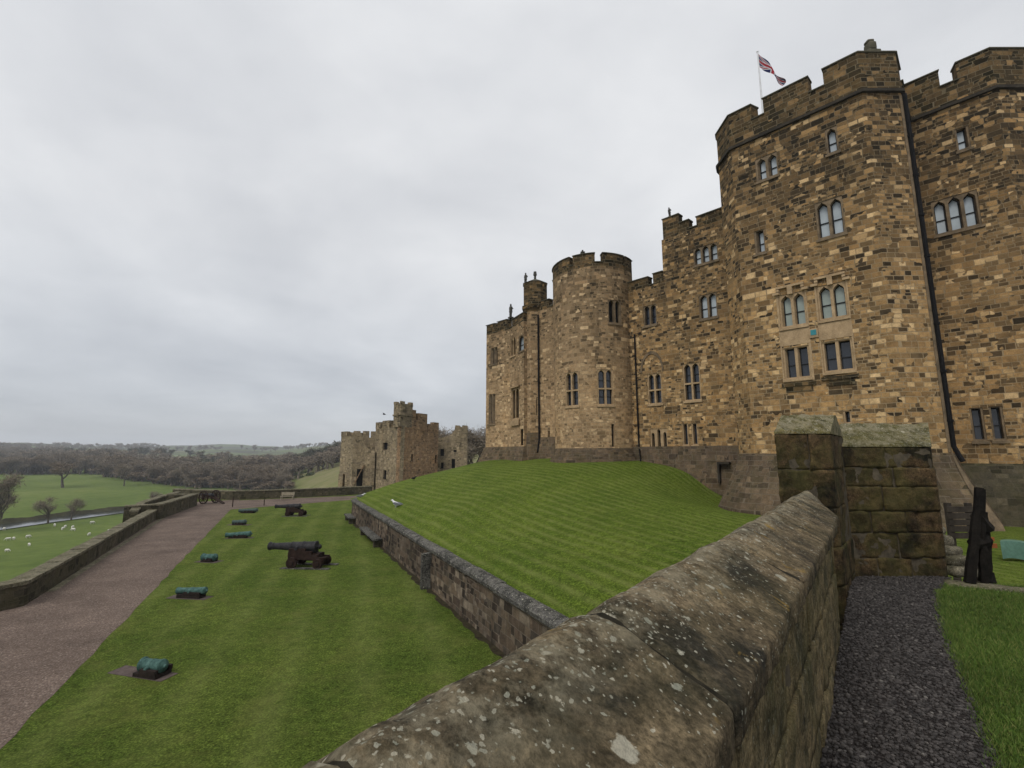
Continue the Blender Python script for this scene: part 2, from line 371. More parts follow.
# near wall stones: worn brown sandstone with lichen
def lichen_mat(name, base, dark, ochre=0.5, spots=1.0, moss=0.0, zr=None, courses=False):
    m, nt, b = new_mat(name)
    geo = nd(nt, 'ShaderNodeNewGeometry'); pos = geo.outputs['Position']
    n1 = noise(nt, pos, 2.6, 8, 0.68, 0.4); n2 = noise(nt, pos, 13.0, 6, 0.7); n3 = noise(nt, pos, 70.0, 4, 0.7); n0 = noise(nt, pos, 0.9, 4, 0.6)
    col = mixc(nt, ramp(nt, n1.outputs[0], [(0.38, 0.0), (0.62, 1.0)]), dark, base)
    col = mixc(nt, 1.0, col, ramp(nt, n2.outputs[0], [(0.34, 0.42), (0.5, 0.95), (0.66, 1.6)]), 'MULTIPLY')
    col = mixc(nt, 0.8, col, ramp(nt, n3.outputs[0], [(0.36, 0.40), (0.62, 1.5)]), 'MULTIPLY')
    nz = nd(nt, 'ShaderNodeSeparateXYZ', {0: geo.outputs['Normal']}).outputs[2]
    up = ramp(nt, nz, [(0.0, 0.0), (0.5, 0.25), (1.0, 1.0)])
    if moss > 0:
        mm = mth(nt, 'MULTIPLY', ramp(nt, noise(nt, pos, 1.7, 7, 0.7).outputs[0], [(0.42, 0.0), (0.6, 1.0)]), moss)
        mm = mth(nt, 'ADD', mm, mth(nt, 'MULTIPLY', up, moss * 0.5), True)
        col = mixc(nt, mm, col, mixc(nt, n2.outputs[0], (0.022, 0.022, 0.008), (0.095, 0.085, 0.026)))
    # ochre crusts
    oc = mth(nt, 'MULTIPLY', ramp(nt, noise(nt, pos, 5.0, 7, 0.7, 0.6).outputs[0], [(0.62, 0.0), (0.70, 1.0)]), ochre)
    col = mixc(nt, oc, col, mixc(nt, n3.outputs[0], (0.14, 0.085, 0.018), (0.26, 0.17, 0.05)))
    # pale round lichens, two sizes, clustered
    wp = vmth(nt, 'ADD', pos, vmth(nt, 'SCALE', vmth(nt, 'SUBTRACT', noise(nt, pos, 34.0, 4, 0.7).outputs[1], (0.5, 0.5, 0.5)), 0.035))
    wp2 = vmth(nt, 'ADD', pos, vmth(nt, 'SCALE', vmth(nt, 'SUBTRACT', noise(nt, pos, 60.0, 3).outputs[1], (0.5, 0.5, 0.5)), 0.02))
    for sc, thr, pres, vec in ((15.0, 0.34, 0.20, wp), (32.0, 0.36, 0.28, wp), (80.0, 0.42, 0.52, wp2)):
        v = nd(nt, 'ShaderNodeTexVoronoi', {'Vector': vec, 'Scale': sc, 'Randomness': 1.0})
        g = nd(nt, 'ShaderNodeSeparateColor', {0: v.outputs['Color']})
        size = mth(nt, 'MULTIPLY', g.outputs[1], thr)
        inside = ramp(nt, mth(nt, 'SUBTRACT', v.outputs['Distance'], size), [(0.0, 1.0), (0.09, 0.0)])
        crowd = mth(nt, 'ADD', mth(nt, 'MULTIPLY', n0.outputs[0], 0.75), 0.22)
        if zr:
            sz = nd(nt, 'ShaderNodeSeparateXYZ', {0: pos}).outputs[2]
            zmr = nd(nt, 'ShaderNodeMapRange', {'Value': sz, 'From Min': zr[0] + .07, 'From Max': zr[1], 'To Min': -0.30, 'To Max': 0.50}).outputs[0]
            crowd = mth(nt, 'ADD', crowd, zmr)
        here = mth(nt, 'LESS_THAN', g.outputs[0], mth(nt, 'MULTIPLY', crowd, pres))
        k = mth(nt, 'MULTIPLY', mth(nt, 'MULTIPLY', inside, here), 0.78 * spots, True)
        lc = mixc(nt, g.outputs[2], (0.22, 0.23, 0.18), (0.44, 0.41, 0.32))
        col = mixc(nt, k, col, mixc(nt, 0.6, lc, ramp(nt, n3.outputs[0], [(0.3, 0.6), (0.7, 1.15)]), 'MULTIPLY'))
    if zr:
        cr = mth(nt, 'MULTIPLY', ramp(nt, noise(nt, pos, 7.0, 8, 0.75).outputs[0], [(0.44, 0.0), (0.58, 1.0)]), nd(nt, 'ShaderNodeMapRange', {'Value': nd(nt, 'ShaderNodeSeparateXYZ', {0: pos}).outputs[2], 'From Min': zr[0] + .09, 'From Max': zr[1], 'To Min': 0.0, 'To Max': 0.62}).outputs[0])
        col = mixc(nt, cr, col, mixc(nt, n3.outputs[0], (0.16, 0.135, 0.085), (0.34, 0.30, 0.21)))
    h = mth(nt, 'ADD', mth(nt, 'MULTIPLY', n1.outputs[0], 0.9), mth(nt, 'ADD', mth(nt, 'MULTIPLY', n2.outputs[0], 0.5), mth(nt, 'MULTIPLY', n3.outputs[0], 0.22)))
    bump(nt, b, h, 0.9, 0.03)
    set_in(nt, b, Base_Color=col, Roughness=0.9); b.inputs['Specular IOR Level'].default_value = 0.12
    return m
M['coping'] = lichen_mat('lichened_coping_stone', (0.145, 0.108, 0.064), (0.020, 0.0175, 0.014), 0.85, 0.85, 0.16, zr=(1.05, 1.24))
M['wallface'] = lichen_mat('weathered_wall_stone', (0.20, 0.148, 0.078), (0.060, 0.052, 0.030), 0.4, 0.3, 0.40)
M['pier'] = lichen_mat('mossy_pier_stone', (0.085, 0.054, 0.027), (0.009, 0.008, 0.006), 0.15, 0.0, 0.60)
M['piercap'] = lichen_mat('mossy_pier_cap', (0.125, 0.102, 0.038), (0.04, 0.038, 0.015), 0.5, 0.8, 0.6, zr=(1.2, 2.2))
M['joint'] = plain_mat('lime_mortar', (0.045, 0.038, 0.028), (0.11, 0.09, 0.062), 9, 0.95)
M['darkjoint'] = plain_mat('dirt_filled_joint', (0.010, 0.009, 0.006), (0.028, 0.024, 0.016), 20, 0.95)
M['retcope'] = lichen_mat('slate_grey_coping', (0.115, 0.108, 0.098), (0.020, 0.0195, 0.019), 0.10, 1.8, 0.06)
M['lowcope'] = lichen_mat('pale_wall_coping', (0.20, 0.175, 0.125), (0.085, 0.075, 0.052), 0.1, 0.7, 0.35)

# ------------------------------------------------------------------ plan polylines used for walls
class Path:
    def __init__(s, pts):
        s.p = [Vector((a[0], a[1])) for a in pts]; s.s = [0.0]; s.cache = {}
        for a, b in zip(s.p, s.p[1:]): s.s.append(s.s[-1] + (b - a).length)
        s.n = []
        for a, b in zip(s.p, s.p[1:]):
            d = (b - a).normalized(); s.n.append(Vector((d.y, -d.x)))      # outward = right of travel
        s.L = s.s[-1]
    def off(s, d):
        if d not in s.cache:
            out = []
            for i, p in enumerate(s.p):
                if i == 0: m = s.n[0]; k = 1
                elif i == len(s.p) - 1: m = s.n[-1]; k = 1
                else:
                    m = (s.n[i - 1] + s.n[i]).normalized(); k = 1 / max(0.35, m.dot(s.n[i]))
                out.append(p + m * (d * k))
            s.cache[d] = out
        return s.cache[d]
    def at(s, t, z, d=0.0):
        o = s.off(d); t = max(0.0, min(s.L, t))
        for i in range(len(s.p) - 1):
            if t <= s.s[i + 1] + 1e-9:
                f = (t - s.s[i]) / (s.s[i + 1] - s.s[i]); q = o[i].lerp(o[i + 1], f)
                return Vector((q.x, q.y, z))
        return Vector((o[-1].x, o[-1].y, z))
    def cuts(s, a, b, extra=()):
        c = {round(a, 5), round(b, 5)}
        for t in list(s.s) + list(extra):
            if a + 1e-4 < t < b - 1e-4: c.add(round(t, 5))
        return sorted(c)
    def hit(s, u, v):
        """nearest intersection of the pixel's ray with the wall: returns (s, z)"""
        d = ray(u, v); best = None
        for i in range(len(s.p) - 1):
            a, n = s.p[i], s.n[i]; den = d.x * n.x + d.y * n.y
            if den >= -1e-6: continue
            t = (a.x * n.x + a.y * n.y) / den
            if t <= 0: continue
            q = Vector((d.x * t, d.y * t)); dd = (s.p[i + 1] - a); l = dd.length
            f = (q - a).dot(dd) / (l * l)
            if -0.02 <= f <= 1.02 and (best is None or t < best[0]):
                best = (t, s.s[i] + max(0, min(1, f)) * l, EZ + d.z * t)
        if best is None:                        # the ray just misses the wall's visible edge: take that edge
            tgt = d.x / d.y; c = None
            for i in range(len(s.p) - 1):
                for f in (0.0, 0.5, 1.0):
                    q = s.p[i].lerp(s.p[i + 1], f)
                    if q.dot(s.n[i]) > 0: continue
                    e = abs(q.x / q.y - tgt)
                    if c is None or e < c[0]: c = (e, s.s[i] + f * (s.s[i + 1] - s.s[i]), EZ + d.z / d.y * q.y)
            return c[1], c[2]
        return best[1], best[2]

def wall_grid(mb, path, s0, s1, z0, z1, holes=(), d=0.0, mi=0):
    ss = path.cuts(s0, s1, [x for h in holes for x in (h[0], h[1])])
    zs = sorted({round(z, 5) for z in [z0, z1] + [x for h in holes for x in (h[2], h[3]) if z0 < x < z1]})
    for a, b in zip(ss, ss[1:]):
        for c, e in zip(zs, zs[1:]):
            ms, mz = (a + b) / 2, (c + e) / 2
            if any(h[0] < ms < h[1] and h[2] < mz < h[3] for h in holes): continue
            mb.face([path.at(a, c, d), path.at(b, c, d), path.at(b, e, d), path.at(a, e, d)], [(a, c), (b, c), (b, e), (a, e)], mi)

def path_slab(mb, path, s0, s1, z0, z1, d0, d1, mi=0, slope=0.0):
    """solid running along the path between offsets d0 (inner) and d1 (outer)"""
    ss = path.cuts(s0, s1)
    for a, b in zip(ss, ss[1:]):
        o0, o1 = path.at(a, z0, d1), path.at(b, z0, d1); o2, o3 = path.at(b, z1 - slope, d1), path.at(a, z1 - slope, d1)
        i0, i1 = path.at(a, z0, d0), path.at(b, z0, d0); i2, i3 = path.at(b, z1, d0), path.at(a, z1, d0)
        mb.face([o0, o1, o2, o3], [(a, z0), (b, z0), (b, z1), (a, z1)], mi)
        mb.face([i1, i0, i3, i2], [(b, z0), (a, z0), (a, z1), (b, z1)], mi)
        mb.face([o3, o2, i2, i3], [(a, 0), (b, 0), (b, d1 - d0), (a, d1 - d0)], mi)
        mb.face([o1, o0, i0, i1], [(a, 0), (b, 0), (b, d1 - d0), (a, d1 - d0)], mi)
        if a == ss[0]: mb.face([i0, o0, o3, i3], [(0, z0), (d1 - d0, z0), (d1 - d0, z1), (0, z1)], mi)
        if b == ss[-1]: mb.face([o1, i1, i2, o2], [(0, z0), (d1 - d0, z0), (d1 - d0, z1), (0, z1)], mi)

def profile_loft(mb, path, s0, s1, prof, mi=0):
    ss = path.cuts(s0, s1); acc = [0]
    for (za, da), (zb, db) in zip(prof, prof[1:]): acc.append(acc[-1] + math.hypot(zb - za, db - da))
    for a, b in zip(ss, ss[1:]):
        for k in range(len(prof) - 1):
            (za, da), (zb, db) = prof[k], prof[k + 1]
            mb.face([path.at(a, za, da), path.at(b, za, da), path.at(b, zb, db), path.at(a, zb, db)],
                    [(a, acc[k]), (b, acc[k]), (b, acc[k + 1]), (a, acc[k + 1])], mi)

def parapet(root, path, zbase, tops, mat, capmat, thick=0.55, d=0.0, cap=True):
    """tops: (s0, s1, ztop). One parapet mesh with merlons, and thin weathered slabs on top"""
    mb = MB(); cb = MB()
    for a, b, z in tops:
        path_slab(mb, path, a, b, zbase, z, d - thick, d)
        if cap:
            cb = MB(); path_slab(cb, path, a - 0.03, b + 0.03, z, z + 0.10, d - thick - 0.04, d + 0.07, slope=0.05); cb.build('coping_slab', capmat, root)
    mb.build('parapet', mat, root)

def winspec(path, bl, br, top, pad=0.0):
    s0, za = path.hit(*bl); s1, zb = path.hit(*br); sm, z1 = path.hit((bl[0] + br[0]) / 2, top)
    return (s0 - pad, s1 + pad, (za + zb) / 2 - pad, z1 + pad)

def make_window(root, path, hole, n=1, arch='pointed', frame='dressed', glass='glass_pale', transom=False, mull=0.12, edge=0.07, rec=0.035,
                depth=0.30, bars=1, sill=True, d0=0.0, label=None, heights=None):
    """stone window with n lights set in a hole of the wall; window > pane, glazing_bar"""
    s0, s1, z0, z1 = hole; mb = MB(); fd = d0 - rec
    # reveal between wall face and frame face
    def quad(a, b, c, d_, uv=None): mb.face([a, b, c, d_], uv, 0)
    P = path.at
    quad(P(s0, z0, d0), P(s0, z0, d0 - depth), P(s0, z1, d0 - depth), P(s0, z1, d0))
    quad(P(s1, z0, d0 - depth), P(s1, z0, d0), P(s1, z1, d0), P(s1, z1, d0 - depth))
    quad(P(s0, z1, d0), P(s0, z1, d0 - depth), P(s1, z1, d0 - depth), P(s1, z1, d0))
    quad(P(s0, z0, d0), P(s1, z0, d0), P(s1, z0 + 0.04, d0 - depth), P(s0, z0 + 0.04, d0 - depth))
    lw = (s1 - s0 - 2 * edge - (n - 1) * mull) / n
    zb = z0 + edge
    pane_d = d0 - depth + 0.02
    zt_ = [(z1 - edge * 0.6) if heights is None else z0 + (z1 - z0) * heights[k] for k in range(n)]
    def top_of(f, zt):        # height of the opening at fraction f of the light's width
        x = abs(f - 0.5) * 2
        if arch == 'rect': return zt
        if arch == 'round': return zt - lw * 0.5 * (1 - math.sqrt(max(0, 1 - x * x)))
        if arch == 'ogee':
            r = lw * 0.62
            return zt - r * (0.62 * x ** 0.62 + 0.38 * x ** 4)
        r = lw * 0.85
        return zt - r * (1 - math.sqrt(max(0.0, 1 - (x * 0.9) ** 1.6)))
    def plate(a, b, c, e):
        if b - a > 1e-5 and e - c > 1e-5:
            mb.face([P(a, c, fd), P(b, c, fd), P(b, e, fd), P(a, e, fd)], [(a, c), (b, c), (b, e), (a, e)], 0)
    plate(s0, s0 + edge, z0, z1); plate(s1 - edge, s1, z0, z1)
    for k in range(n):
        a = s0 + edge + k * (lw + mull); b = a + lw
        zt = (z1 - edge * 0.6) if heights is None else z0 + (z1 - z0) * heights[k]
        if k < n - 1: plate(b, b + mull, z0, z1)
        plate(a, b, z0, zb)
        mb.face([P(a, zb, fd), P(b, zb, fd), P(b, zb, pane_d), P(a, zb, pane_d)], None, 0)
        N = 10
        for i in range(N):
            f0, f1 = i / N, (i + 1) / N; x0, x1 = a + lw * f0, a + lw * f1
            t0, t1 = top_of(f0, zt), top_of(f1, zt)
            mb.face([P(x0, t0, fd), P(x1, t1, fd), P(x1, z1, fd), P(x0, z1, fd)], [(x0, t0), (x1, t1), (x1, z1), (x0, z1)], 0)
            mb.face([P(x0, t0, pane_d), P(x1, t1, pane_d), P(x1, t1, fd), P(x0, t0, fd)], None, 0)
        for x, zx in ((a, top_of(0, zt)), (b, top_of(1, zt))):
            mb.face([P(x, zb, fd), P(x, zb, pane_d), P(x, zx, pane_d), P(x, zx, fd)], None, 0)
        if transom:
            zm = z0 + (z1 - z0) * 0.46
            for q in ((zm - 0.05, zm + 0.05),):
                mb.face([P(a, q[0], fd), P(b, q[0], fd), P(b, q[1], fd), P(a, q[1], fd)], None, 0)
                mb.face([P(a, q[1], fd), P(b, q[1], fd), P(b, q[1], pane_d), P(a, q[1], pane_d)], None, 0)
                mb.face([P(a, q[0], pane_d), P(b, q[0], pane_d), P(b, q[0], fd), P(a, q[0], fd)], None, 0)
    if sill: path_slab(mb, path, s0 - 0.06, s1 + 0.06, z0 - 0.13, z0 + 0.01, d0 - 0.06, d0 + 0.07, slope=0.03)
    w = mb.build('window', M[frame], root)
    if label: w['label'] = label
    pm = MB()
    for a, b in zip(*(lambda c: (c, c[1:]))(path.cuts(s0 + 0.01, s1 - 0.01))):
        pm.face([P(a, z0, pane_d), P(b, z0, pane_d), P(b, z1, pane_d), P(a, z1, pane_d)], [(a, z0), (b, z0), (b, z1), (a, z1)], 0)
    pm.build('pane', M[glass], w)
    if bars:
        gb = MB()
        for k in range(n):
            a = s0 + edge + k * (lw + mull); b = a + lw
            zs_ = [z0 + (z1 - z0) * 0.44] if (bars == 1 and not transom) else [z0 + (z1 - z0) * q for q in (0.24, 0.70)]
            for zq in zs_: path_slab(gb, path, a + 0.004, b - 0.004, zq - 0.022, zq + 0.022, pane_d + 0.003, pane_d + 0.045)
            for xx in (a + 0.002, b - 0.002 - 0.042):
                path_slab(gb, path, xx, xx + 0.042, zb + 0.003, z1 - lw * 0.5 if arch != 'rect' else z1 - edge * 0.7, pane_d + 0.003, pane_d + 0.03)
            N = 10
            for i in range(N):
                f0, f1 = i / N, (i + 1) / N; x0, x1 = a + lw * f0, a + lw * f1; t0, t1 = top_of(f0, zt_[k]), top_of(f1, zt_[k])
                gb.face([P(x0, t0 - .055, pane_d + .03), P(x1, t1 - .055, pane_d + .03), P(x1, t1 + .01, pane_d + .03), P(x0, t0 + .01, pane_d + .03)])
        gb.build('glazing_bar', M['lead'], w)
    return w

def drainpipe(root, pts, r=0.06, clamps=True):
    mb = MB(); mb.tube(pts, r, 8)
    if clamps:
        for a, b in zip(pts, pts[1:]):
            a, b = Vector(a), Vector(b); n = int((b - a).length / 1.8)
            for k in range(1, n + 1):
                c = a.lerp(b, k / (n + 0.5)); dd = (b - a).normalized() * 0.05
                mb.tube([c - dd, c + dd], r * 1.35, 8)
    return mb.build('drainpipe', M['iron'], root, smooth=True, angle=50)

# ================================================================== CASTLE
Z = lambda rel: rel + EZ
# ---- great corner tower (square set on its corner, chamfered edges)
GT = Path([(17.0, 29.75), (11.82, 24.57), (11.62, 24.2), (11.62, 22.70), (15.62, 18.70), (15.63, 18.695), (17.3, 18.695), (17.35, 18.70), (19.32, 20.67)])
zs1 = Z(16.07)
gt = empty('corner_tower', (15.5, 22.5, -1.0))
props(gt, 'tallest brown stone castle tower with chamfered corners and flared base, behind the mossy piers', 'castle tower')
def keep_local(root):      # children are given in world space, so undo the root's offset
    for c in kids(root): c.location = Vector(c.location) - root.location
wins = [
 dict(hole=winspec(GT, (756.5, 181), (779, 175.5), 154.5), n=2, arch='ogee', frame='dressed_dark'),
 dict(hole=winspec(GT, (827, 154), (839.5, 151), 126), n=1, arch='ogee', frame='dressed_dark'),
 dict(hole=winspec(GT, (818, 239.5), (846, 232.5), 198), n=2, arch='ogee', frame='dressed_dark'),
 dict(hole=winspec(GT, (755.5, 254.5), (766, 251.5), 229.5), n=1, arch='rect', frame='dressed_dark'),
 dict(hole=winspec(GT, (781, 328), (807.5, 324.5), 292.5), n=2, arch='ogee', glass='glass_green'),
 dict(hole=winspec(GT, (819.5, 320), (849, 316.5), 283), n=2, arch='ogee', glass='glass_green'),
 dict(hole=winspec(GT, (785, 379.5), (811.5, 377), 346.5), n=2, arch='rect', glass='glass_dark'),
 dict(hole=winspec(GT, (824.5, 372.5), (855, 369.5), 340), n=2, arch='rect', glass='glass_dark'),
 dict(hole=winspec(GT, (844, 424), (852.5, 423.5), 410.5), n=1, arch='rect', glass='glass_dark'),
]
mb = MB(); wall_grid(mb, GT, 0, GT.L, 1.7, zs1, [w['hole'] for w in wins]); mb.build('wall', M['keep'], gt)
mb = MB(); profile_loft(mb, GT, 0, GT.L, [(-2.0, 1.35), (-0.9, 1.12), (-0.3, 0.84), (0.25, 0.58), (0.8, 0.34), (1.25, 0.17), (1.7, 0.06), (1.72, 0.0)])
mb.build('plinth', M['plinth'], gt)
for w in wins: make_window(gt, GT, **w)
mb = MB(); path_slab(mb, GT, 0, GT.L, zs1 - 0.10, zs1 + 0.10, -0.3, 0.14, slope=0.06); mb.build('string_course', M['string'], gt)
sA = GT.s[1]
def sx(path, u, v): return path.hit(u, v)[0]
m1a = sx(GT, 750.7, 105); m2a, m2b = sx(GT, 762.6, 100), sx(GT, 807.6, 77.5); m3a = sx(GT, 822.3, 71)
ztM, ztC = Z(18.0), Z(17.15)
tops = [(0, 2.0, ztM), (2.0, 3.0, ztC), (3.0, m1a, ztM), (m1a, m2a, ztC), (m2a, m2b, ztM), (m2b, m3a, ztC), (m3a, GT.L - 1.4, ztM), (GT.L - 1.4, GT.L - 0.5, ztC), (GT.L - 0.5, GT.L, ztM)]
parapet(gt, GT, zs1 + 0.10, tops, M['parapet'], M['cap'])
mb = MB(); rp = [GT.at(s, zs1 + 0.1, -0.4) for s in GT.s] + [Vector((22, 27, zs1 + 0.1)), Vector((20, 30, zs1 + 0.1))]
mb.face(rp); mb.build('roof', M['cap'], gt)
# hood moulds over the two big window pairs
for w in (wins[4], wins[5]):
    s0, s1, z0, z1 = w['hole']; mb = MB(); sm = (s0 + s1) / 2
    for a, b, c, e in ((s0 - .18, s0 + .08, z1 + .02, z1 + .16), (s0 - .03, sm - .10, z1 + .30, z1 + .43), (s0 - .03, s0 + .09, z1 + .165, z1 + .298), (sm - .10, sm + .10, z1 - .06, z1 + .43),
                       (sm + .10, s1 + .03, z1 + .30, z1 + .43), (s1 - .09, s1 + .03, z1 + .165, z1 + .298), (s1 - .08, s1 + .18, z1 + .02, z1 + .16)):
        path_slab(mb, GT, a, b, c, e, -0.02, 0.13, slope=0.03)
    mb.build('hood_mould', M['dressed'], gt)
# dressed panels between and below the window pairs
for wa, wb in ((wins[4], wins[6]), (wins[5], wins[7])):
    a, b = min(wa['hole'][0], wb['hole'][0]) - 0.07, max(wa['hole'][1], wb['hole'][1]) + 0.07
    mb = MB()
    path_slab(mb, GT, a, b, wb['hole'][3] + 0.10, wa['hole'][2] - 0.15, -0.02, 0.014)
    for q in (wa['hole'], wb['hole']):
        path_slab(mb, GT, a, q[0] - .01, q[2] - 0.14, q[3] + 0.09, -0.02, 0.014); path_slab(mb, GT, q[1] + .01, b, q[2] - 0.14, q[3] + 0.09, -0.02, 0.014)
    mb.build('window_surround', M['dressed'], gt)
    mb = MB(); path_slab(mb, GT, a - .05, b + .05, wb['hole'][2] - 0.36, wb['hole'][2] - 0.16, -0.02, 0.07, slope=0.05)
    path_slab(mb, GT, a + .1, b - .1, wb['hole'][2] - 0.62, wb['hole'][2] - 0.36, -0.02, 0.035, slope=0.0); mb.build('sill_ledge', M['parapet'], gt)
ps, pz = GT.hit(814, 333)
mb = MB(); path_slab(mb, GT, ps - .17, ps + .17, pz - .22, pz + .2, -0.02, 0.06); plq = mb.build('plaque', M['dressed'], gt)
M['teal'] = plain_mat('teal_paint', (0.03, 0.16, 0.19), (0.06, 0.24, 0.26), 9, 0.6, 0.05)
mb = MB(); path_slab(mb, GT, ps - .11, ps + .11, pz - .10, pz + .14, 0.062, 0.075); mb.build('shield', M['teal'], plq)
cP = [GT.at(GT.s[7], z, 0.09) + Vector((0.06, 0.04, 0)) for z in (zs1 - 0.4, 9.0, 2.0)]
drainpipe(gt, [cP[0] + Vector((0, 0, .2)), cP[0], cP[1], cP[2], cP[2] + Vector((0.06, -0.10, -0.35)), cP[2] + Vector((0.10, -0.2, -0.6))], 0.085)
mb = MB()
path_slab(mb, GT, GT.s[7] - 0.11, GT.s[7] + 0.02, 1.75, zs1 - 0.2, -0.02, 0.025)
profile_loft(mb, GT, GT.s[6] + .002, GT.s[7] - .001, [(-2.0, 1.38), (-0.9, 1.15), (-0.3, 0.87), (0.25, 0.61), (0.8, 0.37), (1.25, 0.20), (1.75, 0.06)]); mb.build('quoin_strip', M['dressed_dark'], gt)
keep_local(gt)

# ---- right hand tower
RT = Path([(19.0, 20.95), (21.38, 18.50), (34.0, 18.50)])
rt = empty('gate_tower', (24, 20, -1.0))
props(rt, 'brown stone tower cut off by the right edge, with triple lancet window', 'castle tower')
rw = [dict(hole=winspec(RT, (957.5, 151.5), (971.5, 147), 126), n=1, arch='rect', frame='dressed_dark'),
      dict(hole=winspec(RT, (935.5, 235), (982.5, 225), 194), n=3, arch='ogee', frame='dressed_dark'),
      dict(hole=winspec(RT, (973.5, 441), (987.5, 440.5), 407.5), n=1, arch='rect', glass='glass_dark', frame='dressed_dark'),
      dict(hole=winspec(RT, (993.5, 440.5), (1007.5, 440), 406), n=1, arch='rect', glass='glass_dark', frame='dressed_dark')]
mb = MB(); wall_grid(mb, RT, 0, RT.L, 1.3, zs1, [w['hole'] for w in rw]); mb.build('wall', M['keep2'], rt)
mb = MB(); profile_loft(mb, RT, 0, RT.L, [(-2.0, 0.55), (-1.0, 0.42), (0.2, 0.25), (1.2, 0.12), (1.3, 0.0)]); mb.build('plinth', M['lowwall'], rt)
for w in rw: make_window(rt, RT, **w)
mb = MB(); path_slab(mb, RT, 0, RT.L, zs1 - 0.10, zs1 + 0.10, -0.3, 0.14, slope=0.06); mb.build('string_course', M['string'], rt)
q1, q2 = sx(RT, 938, 72), sx(RT, 955, 62)
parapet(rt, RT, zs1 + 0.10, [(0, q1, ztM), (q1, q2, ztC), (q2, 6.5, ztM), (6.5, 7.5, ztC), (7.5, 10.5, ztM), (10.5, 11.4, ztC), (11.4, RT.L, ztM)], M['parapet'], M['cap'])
mb = MB(); mb.face([RT.at(s, zs1 + 0.1, -0.4) for s in RT.s] + [Vector((34, 30, zs1 + 0.1)), Vector((21, 26, zs1 + 0.1))]); mb.build('roof', M['cap'], rt)
keep_local(rt)

# ---- range between the towers, with its higher right half
K = 39.9
def onK(u, v=400, k=K):
    d = ray(u, v); t = k / (d.x + d.y); return Vector((d.x * t, d.y * t))
HW = Path([tuple(onK(662, 245) + Vector((3, 3))), tuple(onK(662, 245)), (15.5, K - 15.5)])
LW = Path([(1.0, K - 1.0), (15.4, K - 15.4)])
def wz(u, v, k=K):
    d = ray(u, v); t = k / (d.x + d.y); return EZ + d.z * t
rg = empty('castle_range', (10.5, 29.4, 0))
props(rg, 'flat stone castle wall with stepped battlements between the round tower and tallest tower', 'castle wall')
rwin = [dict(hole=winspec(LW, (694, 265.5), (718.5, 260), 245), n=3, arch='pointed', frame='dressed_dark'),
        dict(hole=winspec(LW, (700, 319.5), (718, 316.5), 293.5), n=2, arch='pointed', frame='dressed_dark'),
        dict(hole=winspec(LW, (644, 326), (657, 324.5), 305), n=2, arch='round', frame='dressed_dark', glass='glass_dark'),
        dict(hole=winspec(LW, (684.5, 401), (701.5, 400), 363), n=2, arch='pointed', glass='glass_dark', transom=True),
        dict(hole=winspec(LW, (648.5, 404.5), (662.5, 403.5), 373.5), n=2, arch='pointed', glass='glass_dark', transom=True),
        dict(hole=winspec(LW, (651, 451.5), (668, 451), 428.5), n=3, arch='pointed', glass='dark', mull=0.2, bars=0, heights=(0.82, 0.97, 0.84)),
        dict(hole=winspec(LW, (683, 445.5), (689, 445.5), 423.5), n=1, arch='rect', glass='glass_dark', bars=0),
        dict(hole=winspec(LW, (692.5, 445), (698.5, 445), 423), n=1, arch='rect', glass='glass_dark', bars=0)]
zlow = wz(648, 286)
sHi = sx(LW, 662.5, 260)
zhi = wz(694, 229)
holes = [w['hole'] for w in rwin]
mb = MB(); wall_grid(mb, LW, 0, sHi, 0.3, zlow, holes); wall_grid(mb, LW, sHi, LW.L, 0.3, zhi, holes)
wall_grid(mb, HW, 0, HW.s[1], zlow - 1.0, zhi, []); mb.build('wall', M['range'], rg)
for w in rwin: make_window(rg, LW, **w)
zM1 = wz(648, 277)
parapet(rg, LW, zlow, [(0, sx(LW, 648, 280), zM1), (sx(LW, 648, 280), sx(LW, 653, 280), zlow + 0.02), (sx(LW, 653, 280), sHi - 0.05, zM1 + 0.1)], M['parapet'], M['cap'])
mb = MB(); cb = MB()
for ua, ub, va in ((662.5, 679, 217), (679, 689, 221.5), (689, 696.5, 227.5), (696.5, 723, 212.5)):
    a, b = sx(LW, ua, 225), (sx(LW, ub, 225) if ub < 722 else LW.L); zt = wz((ua + ub) / 2, va)
    path_slab(mb, LW, a, b, zhi, max(zt, zhi + 0.02), -0.55, 0.0); cb = MB(); path_slab(cb, LW, a - .03, b + .03, max(zt, zhi + .02), max(zt, zhi + .02) + .11, -0.59, 0.07, slope=.05); cb.build('coping_slab', M['cap'], rg)
mb.build('parapet', M['parapet'], rg)
mb = MB(); profile_loft(mb, LW, 0, LW.L, [(-2.5, 0.62), (0.0, 0.40), (1.3, 0.26), (wz(690, 446) - .02, 0.18), (wz(690, 446), 0.0)])
mb.build('plinth', M['plinth'], rg)
# blind relieving arch over the transomed window
sa, sb = sx(LW, 640.5, 372), sx(LW, 664, 372); za, zt = wz(652, 372), wz(652, 351); mb = MB(); N = 14; rr = (sb - sa) / 2; sc_ = (sa + sb) / 2
for k in range(N):
    t0, t1 = math.pi * k / N, math.pi * (k + 1) / N
    pts = []
    for t, g in ((t0, 1), (t1, 1), (t1, 0.86), (t0, 0.86)): pts.append((sc_ - math.cos(t) * rr * g, za + math.sin(t) * (zt - za) * g))
    mb.face([LW.at(x, z, 0.05) for x, z in pts], [(x, z) for x, z in pts])
    mb.face([LW.at(pts[0][0], pts[0][1], 0.0), LW.at(pts[1][0], pts[1][1], 0.0), LW.at(pts[1][0], pts[1][1], 0.05), LW.at(pts[0][0], pts[0][1], 0.05)])
    mb.face([LW.at(pts[3][0], pts[3][1], 0.05), LW.at(pts[2][0], pts[2][1], 0.05), LW.at(pts[2][0], pts[2][1], 0.0), LW.at(pts[3][0], pts[3][1], 0.0)])
